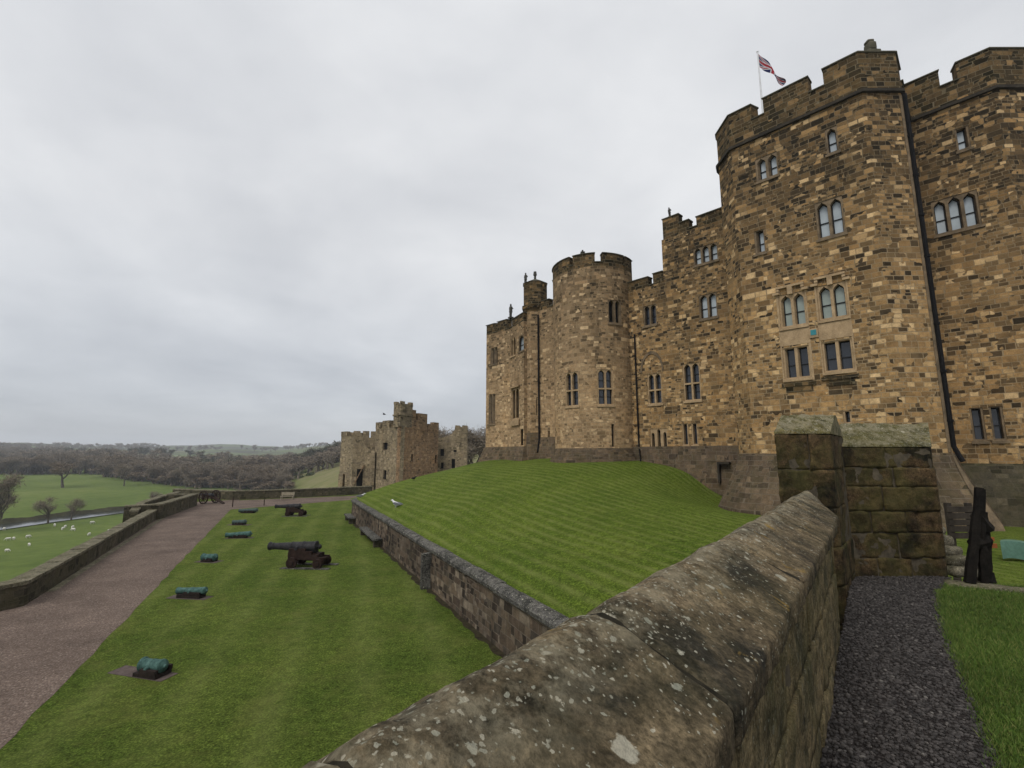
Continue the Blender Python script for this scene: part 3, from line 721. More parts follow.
mb.build('relieving_arch', M['dressed_dark'], rg)
e0 = sx(LW, 637, 380)
drainpipe(rg, [LW.at(e0 + .45, wz(640, 333), .06), LW.at(e0, wz(637, 334), 0.10), LW.at(e0, wz(638, 448), 0.10), LW.at(e0 + .15, wz(640, 450), 0.3), LW.at(e0 + 0.35, 1.0, 0.55)], 0.055)
# dark iron door frame at the foot of the plinth
d1, d2 = sx(LW, 724, 480), sx(LW, 734, 480)
zd = wz(729, 483)
mb = MB(); path_slab(mb, LW, d1 - .10, d1, zd, wz(729, 464), 0.12, 0.62); path_slab(mb, LW, d1 - .10, d2, wz(729, 464), wz(729, 464) + .12, 0.12, 0.62); mb.build('hatch_frame', M['string'], rg)
mb = MB(); mb.face([LW.at(sHi, zhi - .1, -.4), LW.at(LW.L, zhi - .1, -.4), LW.at(LW.L, zhi - .1, -6), LW.at(sHi, zhi - .1, -6)])
mb.face([LW.at(0, zlow - .1, -.4), LW.at(sHi, zlow - .1, -.4), LW.at(sHi, zlow - .1, -6), LW.at(0, zlow - .1, -6)]); mb.build('roof', M['cap'], rg)
keep_local(rg)

# ---- round tower
rc = Vector((6.10, 33.85)); rr0 = 3.0
def arc(c, r, a0, a1, n): return [(c.x + r * math.cos(R(a0 + (a1 - a0) * k / n)), c.y + r * math.sin(R(a0 + (a1 - a0) * k / n))) for k in range(n + 1)]
RD = Path(arc(rc, rr0, 120, 330, 42))
rd = empty('round_tower', (rc.x, rc.y, 1.0))
props(rd, 'pale stone round tower with battlements rising from the mound', 'castle tower')
twin = [dict(hole=winspec(RD, (608.5, 323.5), (621.5, 323.5), 300), n=2, arch='pointed', glass='dark', frame='dressed_dark', bars=0),
        dict(hole=winspec(RD, (565.5, 406.5), (579, 406), 372), n=2, arch='pointed', glass='glass_dark', transom=True, frame='dressed'),
        dict(hole=winspec(RD, (598, 405), (614, 405), 369.5), n=2, arch='pointed', glass='glass_dark', transom=True, frame='dressed'),
        dict(hole=winspec(RD, (612, 447), (615.2, 447), 424), n=1, arch='rect', glass='dark', bars=0, edge=0.02, sill=False)]
def rz_(v, Y): return ony(590, v, Y).z
zcren = rz_(263.5, 31.1); zmer = rz_(254.5, 31.1); zpl = rz_(448, 30.9)
mb = MB(); wall_grid(mb, RD, 0, RD.L, zpl, zcren - 0.3, [w['hole'] for w in twin]); mb.build('wall', M['round'], rd)
for w in twin: make_window(rd, RD, **w)
cu = [(555, 569.5), (573, 595.2), (602.8, 623.5), (625, 633)]
tops = []; last = 0.0
ed = [sx(RD, u, 275) for p in cu for u in p]
segs = [(0, 1.2, zmer), (1.2, ed[1] - 3.0, zcren), (ed[1] - 3.0, ed[1], zmer), (ed[1], ed[2], zcren), (ed[2], ed[3], zmer), (ed[3], ed[4], zcren), (ed[4], ed[5], zmer), (ed[5], ed[6], zcren), (ed[6], min(ed[7] + 1.0, RD.L), zmer)]
segs = [(max(0, a), b, z) for a, b, z in segs if b > max(0, a) + 0.02]
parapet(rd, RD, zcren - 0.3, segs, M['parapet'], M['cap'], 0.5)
mb = MB(); pf = []
for k in range(5):
    zt = zpl - k * 0.26; pf += [(zt - 0.24, 0.16 + k * 0.10), (zt - 0.02, 0.09 + k * 0.10), (zt, 0.06 + k * 0.10 - 0.06)]
prof = [(-0.6, 0.66)] + [(zpl - 1.3, 0.56), (zpl - 1.04, 0.50), (zpl - 1.02, 0.42), (zpl - 0.78, 0.38), (zpl - 0.76, 0.30), (zpl - 0.52, 0.27), (zpl - 0.50, 0.19), (zpl - 0.26, 0.15), (zpl - 0.24, 0.08), (zpl - 0.02, 0.05), (zpl, 0.0)]
profile_loft(mb, RD, 0, RD.L, prof); mb.build('plinth', M['plinth'], rd)
mb = MB(); mb.face([RD.at(s, zcren - 0.25, -0.3) for s in RD.s]); mb.build('roof', M['cap'], rd)
keep_local(rd)

# ---- left block with canted bay
l1, l2 = onK(486), onK(509.5); l3 = Vector((0.97, 37.55))
LB = Path([tuple(l1 + Vector((6, 6))), tuple(l1), tuple(l2), tuple(l3), tuple(l3 + Vector((2.4, 1.6)))])
lb = empty('end_tower', (-1, 41, 1.0))
props(lb, 'stone tower block with canted bay at the far left end of the castle', 'castle tower')
lwin = [dict(hole=winspec(LB, (490.5, 364.5), (497.5, 363.5), 347.5), n=2, arch='pointed', glass='dark', frame='dressed_dark', bars=0, mull=.06, edge=.02, depth=.22),
        dict(hole=winspec(LB, (488.5, 424.5), (495, 423.5), 394), n=2, arch='pointed', glass='dark', frame='dressed_dark', bars=0, mull=.06, edge=.02, depth=.22),
        dict(hole=winspec(LB, (510.5, 356.5), (515.5, 355), 338), n=2, arch='pointed', glass='dark', frame='dressed', bars=0, mull=.1, edge=.05),
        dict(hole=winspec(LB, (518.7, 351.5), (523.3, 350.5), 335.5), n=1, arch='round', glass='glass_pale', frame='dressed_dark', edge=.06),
        dict(hole=winspec(LB, (512, 419.5), (519, 418.5), 388.5), n=2, arch='pointed', glass='dark', frame='dressed', bars=0, mull=.14, edge=.08),
        dict(hole=winspec(LB, (520.8, 445.5), (523.2, 445.5), 429), n=1, arch='rect', glass='dark', frame='dressed', bars=0, edge=.03, sill=False)]
def lz(u, v): return LB.hit(u, v)[1]
zc1 = lz(488, 334.5); zm1_ = lz(495, 323.5); zc2 = lz(513, 327); zm2_ = lz(519, 315.5)
mb = MB(); wall_grid(mb, LB, 0, LB.s[2], 0.0, zc1, [w['hole'] for w in lwin]); wall_grid(mb, LB, LB.s[2], LB.L, 0.0, zc2, [w['hole'] for w in lwin]); mb.build('wall', M['round'], lb)
for w in lwin: make_window(lb, LB, **w)
s95, s98, s10 = sx(LB, 494.5, 340), sx(LB, 497.5, 340), LB.s[2]
parapet(lb, LB, min(zc1, zc2), [(0, 2.2, zm1_), (2.2, 3.2, zc1 + .05), (3.2, s95, zm1_), (s95, s98, zc1 + .02), (s98, s10 - .35, zm1_ + .05), (s10 - .35, s10 + 0.5, zc2 + 0.05), (s10 + .5, LB.L, zm2_)], M['parapet'], M['cap'], .5)
mb = MB(); profile_loft(mb, LB, 0, LB.L, [(-1.0, 0.75), (1.0, 0.5), (2.0, 0.2), (2.3, 0.1), (2.35, 0.0)]); mb.build('plinth', M['plinth'], lb)
hz = lwin[4]['hole']; mb = MB()
path_slab(mb, LB, hz[0] - .15, hz[1] + .15, hz[3] + .05, hz[3] + .22, -.02, .22, slope=.08); mb.build('hood_mould', M['dressed'], lb); mb = MB(); path_slab(mb, LB, hz[0] - .1, hz[1] + .1, hz[2] - .55, hz[2] - .12, -.02, .16, slope=.03); mb.build('sill_ledge', M['dressed'], lb)
mb = MB(); mb.face([LB.at(s, zc1 - .15, -.4) for s in LB.s] + [Vector((6, 44, zc1 - .15))]); mb.build('roof', M['cap'], lb)
keep_local(lb)

# ---- stair turret and link wall
tcx, tcy = 1.95, 38.15
stt = empty('stair_turret', (tcx, tcy, 1.0))
props(stt, 'slim octagonal stair turret with corbelled head, left of the round tower', 'castle turret')
def ngon(cx, cy, r, n=8, a0=112.5): return Path([(cx + r * math.cos(R(a0 + 360 * k / n)), cy + r * math.sin(R(a0 + 360 * k / n))) for k in range(n + 1)])
zh0, zh1 = ony(536, 304, tcy - .9).z, ony(536, 281, tcy - .9).z
SH = ngon(tcx - .1, tcy, 0.80); HD = ngon(tcx + .02, tcy, 1.05)
ssl = dict(hole=winspec(SH, (536.2, 415.5), (538, 415.5), 399), n=1, arch='rect', glass='dark', bars=0, edge=.03, sill=False)
mb = MB(); wall_grid(mb, SH, 0, SH.L, 0.0, zh0, [ssl['hole']]); mb.build('wall', M['round'], stt)
make_window(stt, SH, **ssl)
mb = MB(); wall_grid(mb, HD, 0, HD.L, zh0, zh1); profile_loft(mb, SH, 0, SH.L, [(zh0 - .55, 0.0), (zh0 - .3, .1), (zh0 - .28, .18), (zh0 - .02, .25)])
mb.face([HD.at(s, zh0, 0) for s in HD.s[:-1]][::-1]); mb.build('turret_head', M['parapet'], stt)
mb = MB(); top = Vector((tcx + .02, tcy, zh1 + 0.55))
for a, b in zip(HD.s, HD.s[1:]): mb.face([HD.at(a, zh1, .06), HD.at(b, zh1, .06), top])
mb.build('turret_roof', M['cap'], stt)
mb = MB(); mb.tube([top - Vector((0, 0, .1)), top + Vector((0, 0, .25)), top + Vector((0, 0, .3)), top + Vector((0, 0, .62))], [.1, .1, .16, .12], 8); mb.build('finial', M['statue'], stt)
mb = MB(); profile_loft(mb, SH, 0, SH.L, [(-0.5, .55), (1.3, .4), (2.4, .15), (3.4, .06), (3.42, 0)]); mb.build('plinth', M['plinth'], stt)
keep_local(stt)
lk = empty('link_wall', (3.4, 36.6, 1.0))
props(lk, 'narrow strip of castle wall with black drainpipe between stair turret and round tower', 'castle wall')
LK = Path([(1.2, K - .15 - 1.2), (5.2, K - .15 - 5.2)])
ksl = dict(hole=winspec(LK, (548.6, 442), (551, 442), 430.5), n=1, arch='rect', glass='dark', bars=0, edge=.03, sill=False)
zk, zkm = LK.hit(547, 309)[1], LK.hit(547, 304.5)[1]
mb = MB(); wall_grid(mb, LK, 0, LK.L, 0, zk, [ksl['hole']], d=.12); mb.build('wall', M['round'], lk)
make_window(lk, LK, d0=.12, **ksl)
parapet(lk, LK, zk, [(0, sx(LK, 551, 380), zkm + .35), (sx(LK, 551, 380), LK.L, zk + .1)], M['parapet'], M['cap'], .5, d=.12)
mb = MB(); profile_loft(mb, LK, 0, LK.L, [(-.5, .6), (1.3, .45), (3.0, .2), (3.05, .12)]); mb.build('plinth', M['plinth'], lk)
kp = sx(LK, 541, 400)
drainpipe(lk, [LK.at(kp, zk - .4, .26), LK.at(kp, LK.hit(541, 440)[1], .26), LK.at(kp - .05, 1.9, .4), LK.at(kp - .55, 0.9, .75)], .07)
keep_local(lk)

# ---- figures and stubs on the battlements
def stone_figure(loc, h, label, lean=0.0, rz=0.0):
    """small weathered warrior statue: plinth, legs, tunic, arms raised, head"""
    mb = MB(); k = h / 1.6
    mb.box((-.22 * k, -.22 * k, 0), (.22 * k, .22 * k, .16 * k))
    for sg in (-1, 1): mb.tube([(sg * .10 * k, 0, .16 * k), (sg * .11 * k, .02 * k, .45 * k), (sg * .08 * k, 0, .78 * k)], [.07 * k, .08 * k, .11 * k], 7)
    mb.tube([(0, 0, .70 * k), (0, 0, .85 * k), (0, 0, 1.1 * k), (0, 0, 1.28 * k), (0, 0, 1.36 * k)], [.20 * k, .17 * k, .19 * k, .15 * k, .06 * k], 10)
    mb.tube([(0, 0, 1.34 * k), (0, -.01 * k, 1.42 * k), (0, 0, 1.52 * k), (0, 0, 1.6 * k)], [.07 * k, .105 * k, .10 * k, .04 * k], 9)
    for sg in (-1, 1): mb.tube([(sg * .17 * k, 0, 1.24 * k), (sg * .27 * k, -.05 * k, 1.02 * k), (sg * .16 * k, -.2 * k, 1.08 * k + (sg > 0) * .2 * k)], [.06 * k, .055 * k, .045 * k], 6)
    o = mb.build('stone_figure', M['statue'], None, smooth=True, angle=60)
    o.location = loc; o.rotation_euler = (0, lean, rz)
    return props(o, label, 'statue', 'stone figures on the battlements')
p = LB.at(sx(LB, 508, 330), zm1_ + .05 + .11, -.28); stone_figure(p + Vector((0, 0, 0)), 1.35, 'small stone statue standing on the battlements of the leftmost castle tower', 0, 2.2)
p = Vector((tcx - .78, tcy + .25, zh1 + .08)); stone_figure(p, 1.1, 'slender stone statue at the edge of the stair turret roof', 0, 2.4)
p = LW.at(sx(LW, 668.5, 222), wz(669, 217) + .11, -.28); stone_figure(p, 0.75, 'small stone statue on the stepped wall top beside the tallest tower', 0.1, 2.0)
def chimney(loc, w, h, label, pots=1, name='chimney_stack'):
    mb = MB(); mb.box((-w, -w, -0.6), (w, w, h * .62)); mb.box((-w * 1.25, -w * 1.25, h * .62), (w * 1.25, w * 1.25, h * .74)); o = mb.build(name, M['statue']); o.location = loc
    mp = MB(); mp.tube([(0, 0, h * .74), (0, 0, h * .95), (0, 0, h)], [w * .55, w * .48, w * .6], 10); mp.build('chimney_pot', M['string'], o)
    return props(o, label, 'chimney')
p = RD.at(sx(RD, 579.5, 262), zmer + .1, -.75); chimney(p, .12, .55, 'stubby stone chimney peeping over the round tower battlements')
# weathered stump on the corner merlon
mb = MB()
for k, (o_, l_, w_, h_) in enumerate((((0, 0, 0), .9, .5, .28), ((.12, .02, .27), .62, .45, .26), ((.22, .05, .52), .36, .36, .34), ((.2, .06, .85), .3, .3, .12))):
    rough_block(mb, Vector(o_), Vector((1, 0, 0)), Vector((0, 1, 0)), (l_, w_, h_), .08, .04, .02, 3, k)
o = mb.build('stone_finial', M['cap'], None, smooth=True, merge=0.001); o.scale = (1.0, 1.0, 1.25)
sp_ = GT.at(GT.s[5] + .80, ztM + .1, -.5); o.location = sp_; props(o, 'broken stepped stone finial on the nearest corner of the tallest tower', 'finial')

# ---- flag pole with a union flag
fp = ony(762.3, 106, 26.0); fp.z = zs1 + .1; ft = ony(760.6, 52.5, 26.0)
fl = empty('flagpole', (fp.x, 26.0, fp.z)); props(fl, 'thin white flagpole flying a wind-blown union flag above the tallest tower', 'flagpole')
mb = MB(); top = Vector((0, 0, ft.z - fp.z)); mb.tube([(0, 0, 0), top * .5, top], [.075, .06, .04], 8); mb.tube([top, top + Vector((0, 0, .06)), top + Vector((0, 0, .12))], [.05, .07, .03], 8); mb.build('pole', M['white'], fl, smooth=True, angle=50)
def flag_mat():
    m, nt, b = new_mat('union_flag_cloth')
    uv = nd(nt, 'ShaderNodeUVMap', uv_map='UVMap').outputs[0]; s = nd(nt, 'ShaderNodeSeparateXYZ', {0: uv})
    x = mth(nt, 'MULTIPLY', mth(nt, 'SUBTRACT', s.outputs[0], .5), 2.0); y = mth(nt, 'SUBTRACT', s.outputs[1], .5)
    ax, ay = mth(nt, 'ABSOLUTE', x), mth(nt, 'ABSOLUTE', y)
    dg = mth(nt, 'ABSOLUTE', mth(nt, 'SUBTRACT', mth(nt, 'MULTIPLY', ax, .5), ay))
    col = mixc(nt, mth(nt, 'LESS_THAN', dg, .112), (.010, .013, .06), (.42, .41, .42))
    col = mixc(nt, mth(nt, 'LESS_THAN', dg, .04), col, (.26, .018, .025))
    mn = mth(nt, 'MINIMUM', ax, ay)
    col = mixc(nt, mth(nt, 'LESS_THAN', mn, .167), col, (.42, .41, .42)); col = mixc(nt, mth(nt, 'LESS_THAN', mn, .10), col, (.26, .018, .025))
    set_in(nt, b, Base_Color=col, Roughness=.85); return m
mb = MB(); NX, NY = 28, 12; Hh, Ll = .98, 2.0
def flagp(i, j):
    f, g = i / NX, j / NY
    x = f * Ll * .70; z = -f ** 1.1 * 1.6 + (g - .5) * Hh * (1 - .70 * f) ; y = .13 * math.sin(f * 9 + g * 1.5) * (0.3 + f)
    return Vector((x + .05 + .12 * math.sin(g * 3) * f, y, top.z - Hh * .55 + z))
for i in range(NX):
    for j in range(NY): mb.face([flagp(i, j), flagp(i + 1, j), flagp(i + 1, j + 1), flagp(i, j + 1)], [(i / NX, j / NY), ((i + 1) / NX, j / NY), ((i + 1) / NX, (j + 1) / NY), (i / NX, (j + 1) / NY)])
mb.build('flag', flag_mat(), fl, smooth=True, merge=.0005)

# ================================================================== GROUND
ZL = -3.65                                  # lower lawn
RW0 = Vector((1.07, 11.1, 0)); RWL = 34.0   # reference point on the retaining wall face and length beyond it
def rwp(a, b=0.0, z=0.0): q = RW0 + RWD * a + RWN * b; return Vector((q.x, q.y, z))
# near wall frame: t runs along the wall away from the camera, p is measured outwards (left)
AZ = R(37.2); WT = Vector((math.sin(AZ), math.cos(AZ), 0)); WP = Vector((-math.cos(AZ), math.sin(AZ), 0))
def nw(t, p, z): q = WT * t + WP * p; return Vector((q.x, q.y, z))

ctl = [(rwp(a).x, rwp(a).y, -2.06) for a in (-6.5, -3, 0, 5, 10, 15, 20, 25, 30, 34)]
ctl += [(rwp(34, 4).x, rwp(34, 4).y, -.80), (rwp(34, 10).x, rwp(34, 10).y, .45), (rwp(34, 14).x, rwp(34, 14).y, 1.0), (rwp(34, 22).x, rwp(34, 22).y, 1.2),
        (-2.4, 41.6, 1.15), (0, 38.5, 1.2), (3.0, 33.2, 1.2), (5.6, 30.0, 1.15), (9.24, 30.7, 1.14), (10.9, 29.0, .72), (11.75, 28.0, -.45), (10.2, 25.5, -.7), (10.0, 23.5, -.95), (11.3, 21.3, -1.0),
        (14.5, 17.6, -1.05), (18, 17, -1.05), (7.0, 25.0, .15), (6.5, 21, -.35), (8.5, 16, -.85), (3.5, 24, .0), (0, 30, .35), (-4.5, 36, .1), (3.0, 16.5, -1.05), (5.5, 12, -1.15), (6, 9.0, -1.2), (8, 8, -1.05),
        (12, 12, -1.05), (20, 12, -1.05), (28, 14, -1.05), (28, 20, -1.05), (16, 30, -.5), (14, 8, -1.05), (28, 7, -1.05), (2.0, 13.5, -1.5), (-8.5, 41, -.6), (-3.0, 24, -1.05), (-6.5, 33, -1.0)]
cx_ = np.array([[c[0], c[1]] for c in ctl]); cz_ = np.array([c[2] for c in ctl])
def tpsk(r2): return np.where(r2 > 1e-9, 0.5 * r2 * np.log(np.maximum(r2, 1e-9)), 0.0)
n_ = len(ctl); A_ = np.zeros((n_ + 3, n_ + 3))
A_[:n_, :n_] = tpsk(((cx_[:, None, :] - cx_[None, :, :]) ** 2).sum(-1)) + np.eye(n_) * 1.5
A_[:n_, n_] = 1; A_[:n_, n_ + 1:] = cx_; A_[n_, :n_] = 1; A_[n_ + 1:, :n_] = cx_.T
w_ = np.linalg.solve(A_, np.concatenate([cz_, np.zeros(3)]))
def mound_z(xy):
    xy = np.asarray(xy, float); k = tpsk(((xy[:, None, :] - cx_[None, :, :]) ** 2).sum(-1))
    return k @ w_[:n_] + w_[n_] + xy @ w_[n_ + 1:]
NA, NB = 110, 90
aa = np.linspace(-9.0, 34.0, NA); bb = np.concatenate([np.linspace(0, 20, 61), np.linspace(20.7, 42, NB - 61)])
GA, GB = np.meshgrid(aa, bb, indexing='ij')
gx = RW0.x + RWD.x * GA + RWN.x * GB; gy = RW0.y + RWD.y * GA + RWN.y * GB
gz = mound_z(np.stack([gx.ravel(), gy.ravel()], 1)).reshape(gx.shape)
edge = np.clip(GB / 1.2, 0, 1); gz = gz * edge + (-2.06) * (1 - edge)
tt = gx * WT.x + gy * WT.y; pp = gx * WP.x + gy * WP.y
mb = MB()
for i in range(NA - 1):
    for j in range(NB - 1):
        ctr_p = pp[i:i + 2, j:j + 2].min(); ctr_y = gy[i:i + 2, j:j + 2].min()
        if ctr_p < 0.50 and ctr_y < 6.75: continue
        q = [(i, j), (i, j + 1), (i + 1, j + 1), (i + 1, j)]
        mb.face([(gx[a], gy[a], gz[a]) for a in q], [(gx[a], gy[a]) for a in q])
o = mb.build('castle_mound', M['mound'], None, smooth=True, merge=.0005); props(o, kind='structure')
for pl in o.data.polygons:
    pass

# far edge of the path, left parapet line
PLa = onz(0, 613, ZL); PLb = onz(160, 517, ZL)            # foot of left parapet wall
PRa = onz(0, 750, ZL); PRb = onz(235, 505, ZL)            # lawn edge of the path
PD = (PLb - PLa).normalized(); PN = Vector((-PD.y, PD.x, 0))   # PN points out to the valley (left)
def pl(a, b=0.0, z=ZL): q = PLa + PD * a + PN * b; return Vector((q.x, q.y, z))
PLL = (PLb - PLa).length
LXF = 72.0
mb = MB(); o_ = []
far_l = onz(165, 498, ZL); far_r = onz(365, 493.0, ZL)
lawn_pts = [(-20, -6), (6, -6), (22, 20), (22, 75), (far_r.x + 8, far_r.y + 3), (far_r.x, far_r.y + .4), (far_l.x, far_l.y + 1.5), (pl(PLL, .8).x, pl(PLL, .8).y), (onz(22, 603, ZL).x, onz(22, 603, ZL).y), (onz(0, 608, ZL).x, onz(0, 608, ZL).y), (onz(-90, 624, ZL).x, onz(-90, 624, ZL).y), (-24, -2)]
mb.face([(x, y, ZL) for x, y in lawn_pts]); o = mb.build('lower_lawn', M['lawn']); props(o, kind='structure')
PRD = (PRb - PRa).normalized()
def pr(a): q = PRa + PRD * a; return Vector((q.x, q.y, 0))
L2 = (PRb - PRa).length
mb = MB(); N = 90
lf = [pl(-28 + (PLL + 28 + 14) * k / N, .05) for k in range(N + 1)]
rt_ = [pr(-20 + (L2 + 20 + 7) * k / N) for k in range(N + 1)]
for k in range(N):
    j0, j1 = [0.10 * fbm((x.x, x.y, 3.3), .9, 3) for x in (rt_[k], rt_[k + 1])]
    mb.face([(lf[k].x, lf[k].y, ZL + .006), (rt_[k].x + j0, rt_[k].y, ZL + .006), (rt_[k + 1].x + j1, rt_[k + 1].y, ZL + .006), (lf[k + 1].x, lf[k + 1].y, ZL + .006)])
fa, fb = pr(L2 + 7), pr(L2 - 6)
f0, f1 = onz(385, 497.2, ZL), onz(385, 494.6, ZL)
mb.face([(fb.x - 1.5, fb.y, ZL + .010), (f0.x, f0.y, ZL + .010), (f1.x, f1.y, ZL + .010), (lf[-1].x, lf[-1].y, ZL + .010)])
xs_ = [onz(-92, 628, ZL), onz(-92, 800, ZL), pl(-14, .04), pl(3.5, .04), onz(44, 593, ZL), onz(24, 606, ZL), onz(0, 611.5, ZL)]
mb.face([(q.x, q.y, ZL + .003) for q in xs_])
o = mb.build('gravel_walk', M['path']); props(o, kind='structure')

# ---- valley and hills, one sheet to the horizon
def sstep(x, a, b): t = np.clip((x - a) / (b - a), 0, 1); return t * t * (3 - 2 * t)
def vnoise(x, y, sc, seed): 
    out = np.empty(x.shape)
    for i in np.ndindex(x.shape): out[i] = mnoise.fractal(Vector((x[i] * sc, y[i] * sc, seed)), 1.0, 2.0, 4)
    return out
def valley_z(x, y):
    x = np.asarray(x, float); y = np.asarray(y, float)
    dl = (x - PLa.x) * PN.x + (y - PLa.y) * PN.y            # metres outside the left parapet
    df = (y - 62.0)                                         # metres beyond the far wall
    out = np.maximum(dl, df)
    z = -5.0 - 15.0 * sstep(out, 0.6, 24)
    r = np.hypot(x, y); a = x / np.maximum(y, 1.0)
    z = z + 6.0 * sstep(r, 230, 520) + 8.0 * sstep(r, 500, 1000)
    side = sstep(a, -0.52, -0.30) * (y > 0)
    z = z + side * (14.0 * sstep(r, 110, 240) + 6 * sstep(r, 240, 420))
    z = z + 26 * sstep(r, 1000, 2100) + 26 * sstep(r, 2000, 3000)
    return z
NR, NT = 96, 150
rr_ = 20 * (3300 / 20.0) ** (np.linspace(0, 1, NR)); th = np.linspace(R(-75), R(75), NT)
RR, TH = np.meshgrid(rr_, th, indexing='ij'); vx = RR * np.sin(TH); vy = RR * np.cos(TH)
vz = valley_z(vx, vy) + vnoise(vx, vy, 1 / 220.0, 5.5) * np.clip((RR - 120) / 1800, 0, 1) * 14 + vnoise(vx, vy, 1 / 28.0, 1.5) * np.clip((RR - 60) / 200, 0, 1) * 0.5
mb = MB()
for i in range(NR - 1):
    for j in range(NT - 1):
        q = [(i, j), (i, j + 1), (i + 1, j + 1), (i + 1, j)]; mb.face([(vx[k], vy[k], vz[k]) for k in q][::-1], [(vx[k], vy[k]) for k in q][::-1])
m, nt, b = new_mat('valley_fields')
pos = nd(nt, 'ShaderNodeNewGeometry').outputs['Position']; s = nd(nt, 'ShaderNodeSeparateXYZ', {0: pos})
na = noise(nt, pos, 0.02, 6, .65); nb_ = noise(nt, pos, 0.3, 6, .7); nf = noise(nt, vmth(nt, 'MULTIPLY', pos, (.25, 1, 1)), 0.013, 3, .5)
col = ramp(nt, mth(nt, 'ADD', mth(nt, 'MULTIPLY', na.outputs[0], .6), mth(nt, 'MULTIPLY', nb_.outputs[0], .4)), [(0.36, (.060, .088, .020)), (.52, (.095, .128, .030)), (.68, (.145, .165, .052))])
ang = mth(nt, 'DIVIDE', s.outputs[0], mth(nt, 'MAXIMUM', s.outputs[1], 1.0))
hill = nd(nt, 'ShaderNodeMapRange', {'Value': ang, 'From Min': -.50, 'From Max': -.44}).outputs[0]
hill = mth(nt, 'MULTIPLY', hill, ramp(nt, noise(nt, pos, .05, 6, .7).outputs[0], [(.36, .25), (.55, 1.0)]))
col = mixc(nt, mth(nt, 'MULTIPLY', hill, .8), col, mixc(nt, nb_.outputs[0], (.10, .095, .04), (.26, .215, .12)))
rad = nd(nt, 'ShaderNodeVectorMath', {0: pos}, operation='LENGTH').outputs['Value']
far = nd(nt, 'ShaderNodeMapRange', {'Value': rad, 'From Min': 620, 'From Max': 900}).outputs[0]
fcol = ramp(nt, nf.outputs[0], [(.40, (.05, .05, .034)), (.46, (.06, .062, .036)), (.47, (.095, .125, .04)), (.56, (.11, .135, .05)), (.57, (.05, .05, .036)), (.62, (.12, .125, .06))])
col = mixc(nt, far, col, fcol)
set_in(nt, b, Base_Color=col, Roughness=.97); b.inputs['Specular IOR Level'].default_value = .05
bump(nt, b, nb_.outputs[0], .6, .4)
o = mb.build('valley', m, None, smooth=True, merge=.001); props(o, kind='structure')
from mathutils.bvhtree import BVHTree
VB = BVHTree.FromPolygons([v.co.copy() for v in o.data.vertices], [tuple(p.vertices) for p in o.data.polygons])
def onv(u, v):
    d = ray(u, v).normalized(); h = VB.ray_cast(Vector((0, 0, EZ)), d); return h[0]
def gzv(x, y):
    h = VB.ray_cast(Vector((x, y, 500)), Vector((0, 0, -1))); return h[0].z if h[0] else -20

# river: a ribbon a little above the field, with a dark cut far bank
m, nt, b = new_mat('river_water'); pos = nd(nt, 'ShaderNodeNewGeometry').outputs['Position']
set_in(nt, b, Base_Color=(.03, .035, .035), Roughness=.12); b.inputs['Specular IOR Level'].default_value = 1.0; b.inputs['IOR'].default_value = 1.6
bump(nt, b, noise(nt, vmth(nt, 'MULTIPLY', pos, (1, 1, 1)), .8, 4).outputs[0], .08, .05)
cl = [(-60, 537.5, 7.0), (0, 528.0, 5.6), (30, 523.8, 5.0), (60, 519.6, 4.6), (100, 514.6, 3.9), (130, 511.2, 3.2), (165, 507.6, 2.4), (210, 504.0, 1.8)]
ZR = -19.6
mb = MB(); bk = MB(); prev = None
us_ = np.arange(-60, 212, 4.0)
for u in us_:
    v = float(np.interp(u, [c[0] for c in cl], [c[1] for c in cl])); h = float(np.interp(u, [c[0] for c in cl], [c[2] for c in cl]))
    near, far_ = onv(u, v + h / 2), onv(u, v - h / 2)
    if near is None or far_ is None: continue
    wd = far_ - near; wd.z = 0; wd.normalize()
    near = near + Vector((0, 0, .25)); far_ = Vector((far_.x, far_.y, far_.z + .25))
    fb_ = far_ + wd * 1.5 + Vector((0, 0, 1.2 + .5 * fbm((u * .05, 0, 0), 1, 3))); fc_ = far_ + wd * 6; fc_.z = gzv(fc_.x, fc_.y) - .1
    cur = (near, far_, fb_, fc_)
    if prev:
        mb.face([prev[0], cur[0], cur[1], prev[1]]); bk.face([prev[1], cur[1], cur[2], prev[2]]); bk.face([prev[2], cur[2], cur[3], prev[3]])
    prev = cur
props(mb.build('river', m), kind='structure')
props(bk.build('river_bank', plain_mat('bank_earth', (.030, .026, .018), (.06, .058, .03), .3, .95, .5, .2)), kind='structure')

# ---- terrace by the camera: gravel, grass, kerb
mb = MB()
ge = [onz(1012, 790, 0), onz(1004, 768, 0), onz(982, 715, 0), onz(966, 675, 0), onz(952, 640, 0), onz(943, 610, 0), onz(940, 592, 0)]
gl = [Vector((2.9, 1.0, 0))] + ge
left = [nw(t, .37, 0) for t in (-3.0, 0, 2, 4, 6, 8.5)]
mb.face([(x.x, x.y, 0) for x in [left[0], Vector((2.9, -2, 0))] + gl + [Vector((6.1, 7.0, 0)), left[-1]] + left[-2:0:-1]])
props(mb.build('gravel_path', M['gravel']), kind='structure')
mb = MB(); er = [Vector((p.x, p.y, 0)) for p in gl]
hb = onz(945, 584, 0); hc = onz(1060, 596, 0)
gpts = [Vector((2.9, -2, 0))] + er + [Vector((hb.x, hb.y, 0)), Vector((hc.x + 6, hc.y - .4, 0)), Vector((16, 4, 0)), Vector((16, -2, 0))]
base = MB(); base.face([(p.x, p.y, 0.004) for p in gpts]); props(base.build('terrace_grass', M['terrace']), kind='structure')
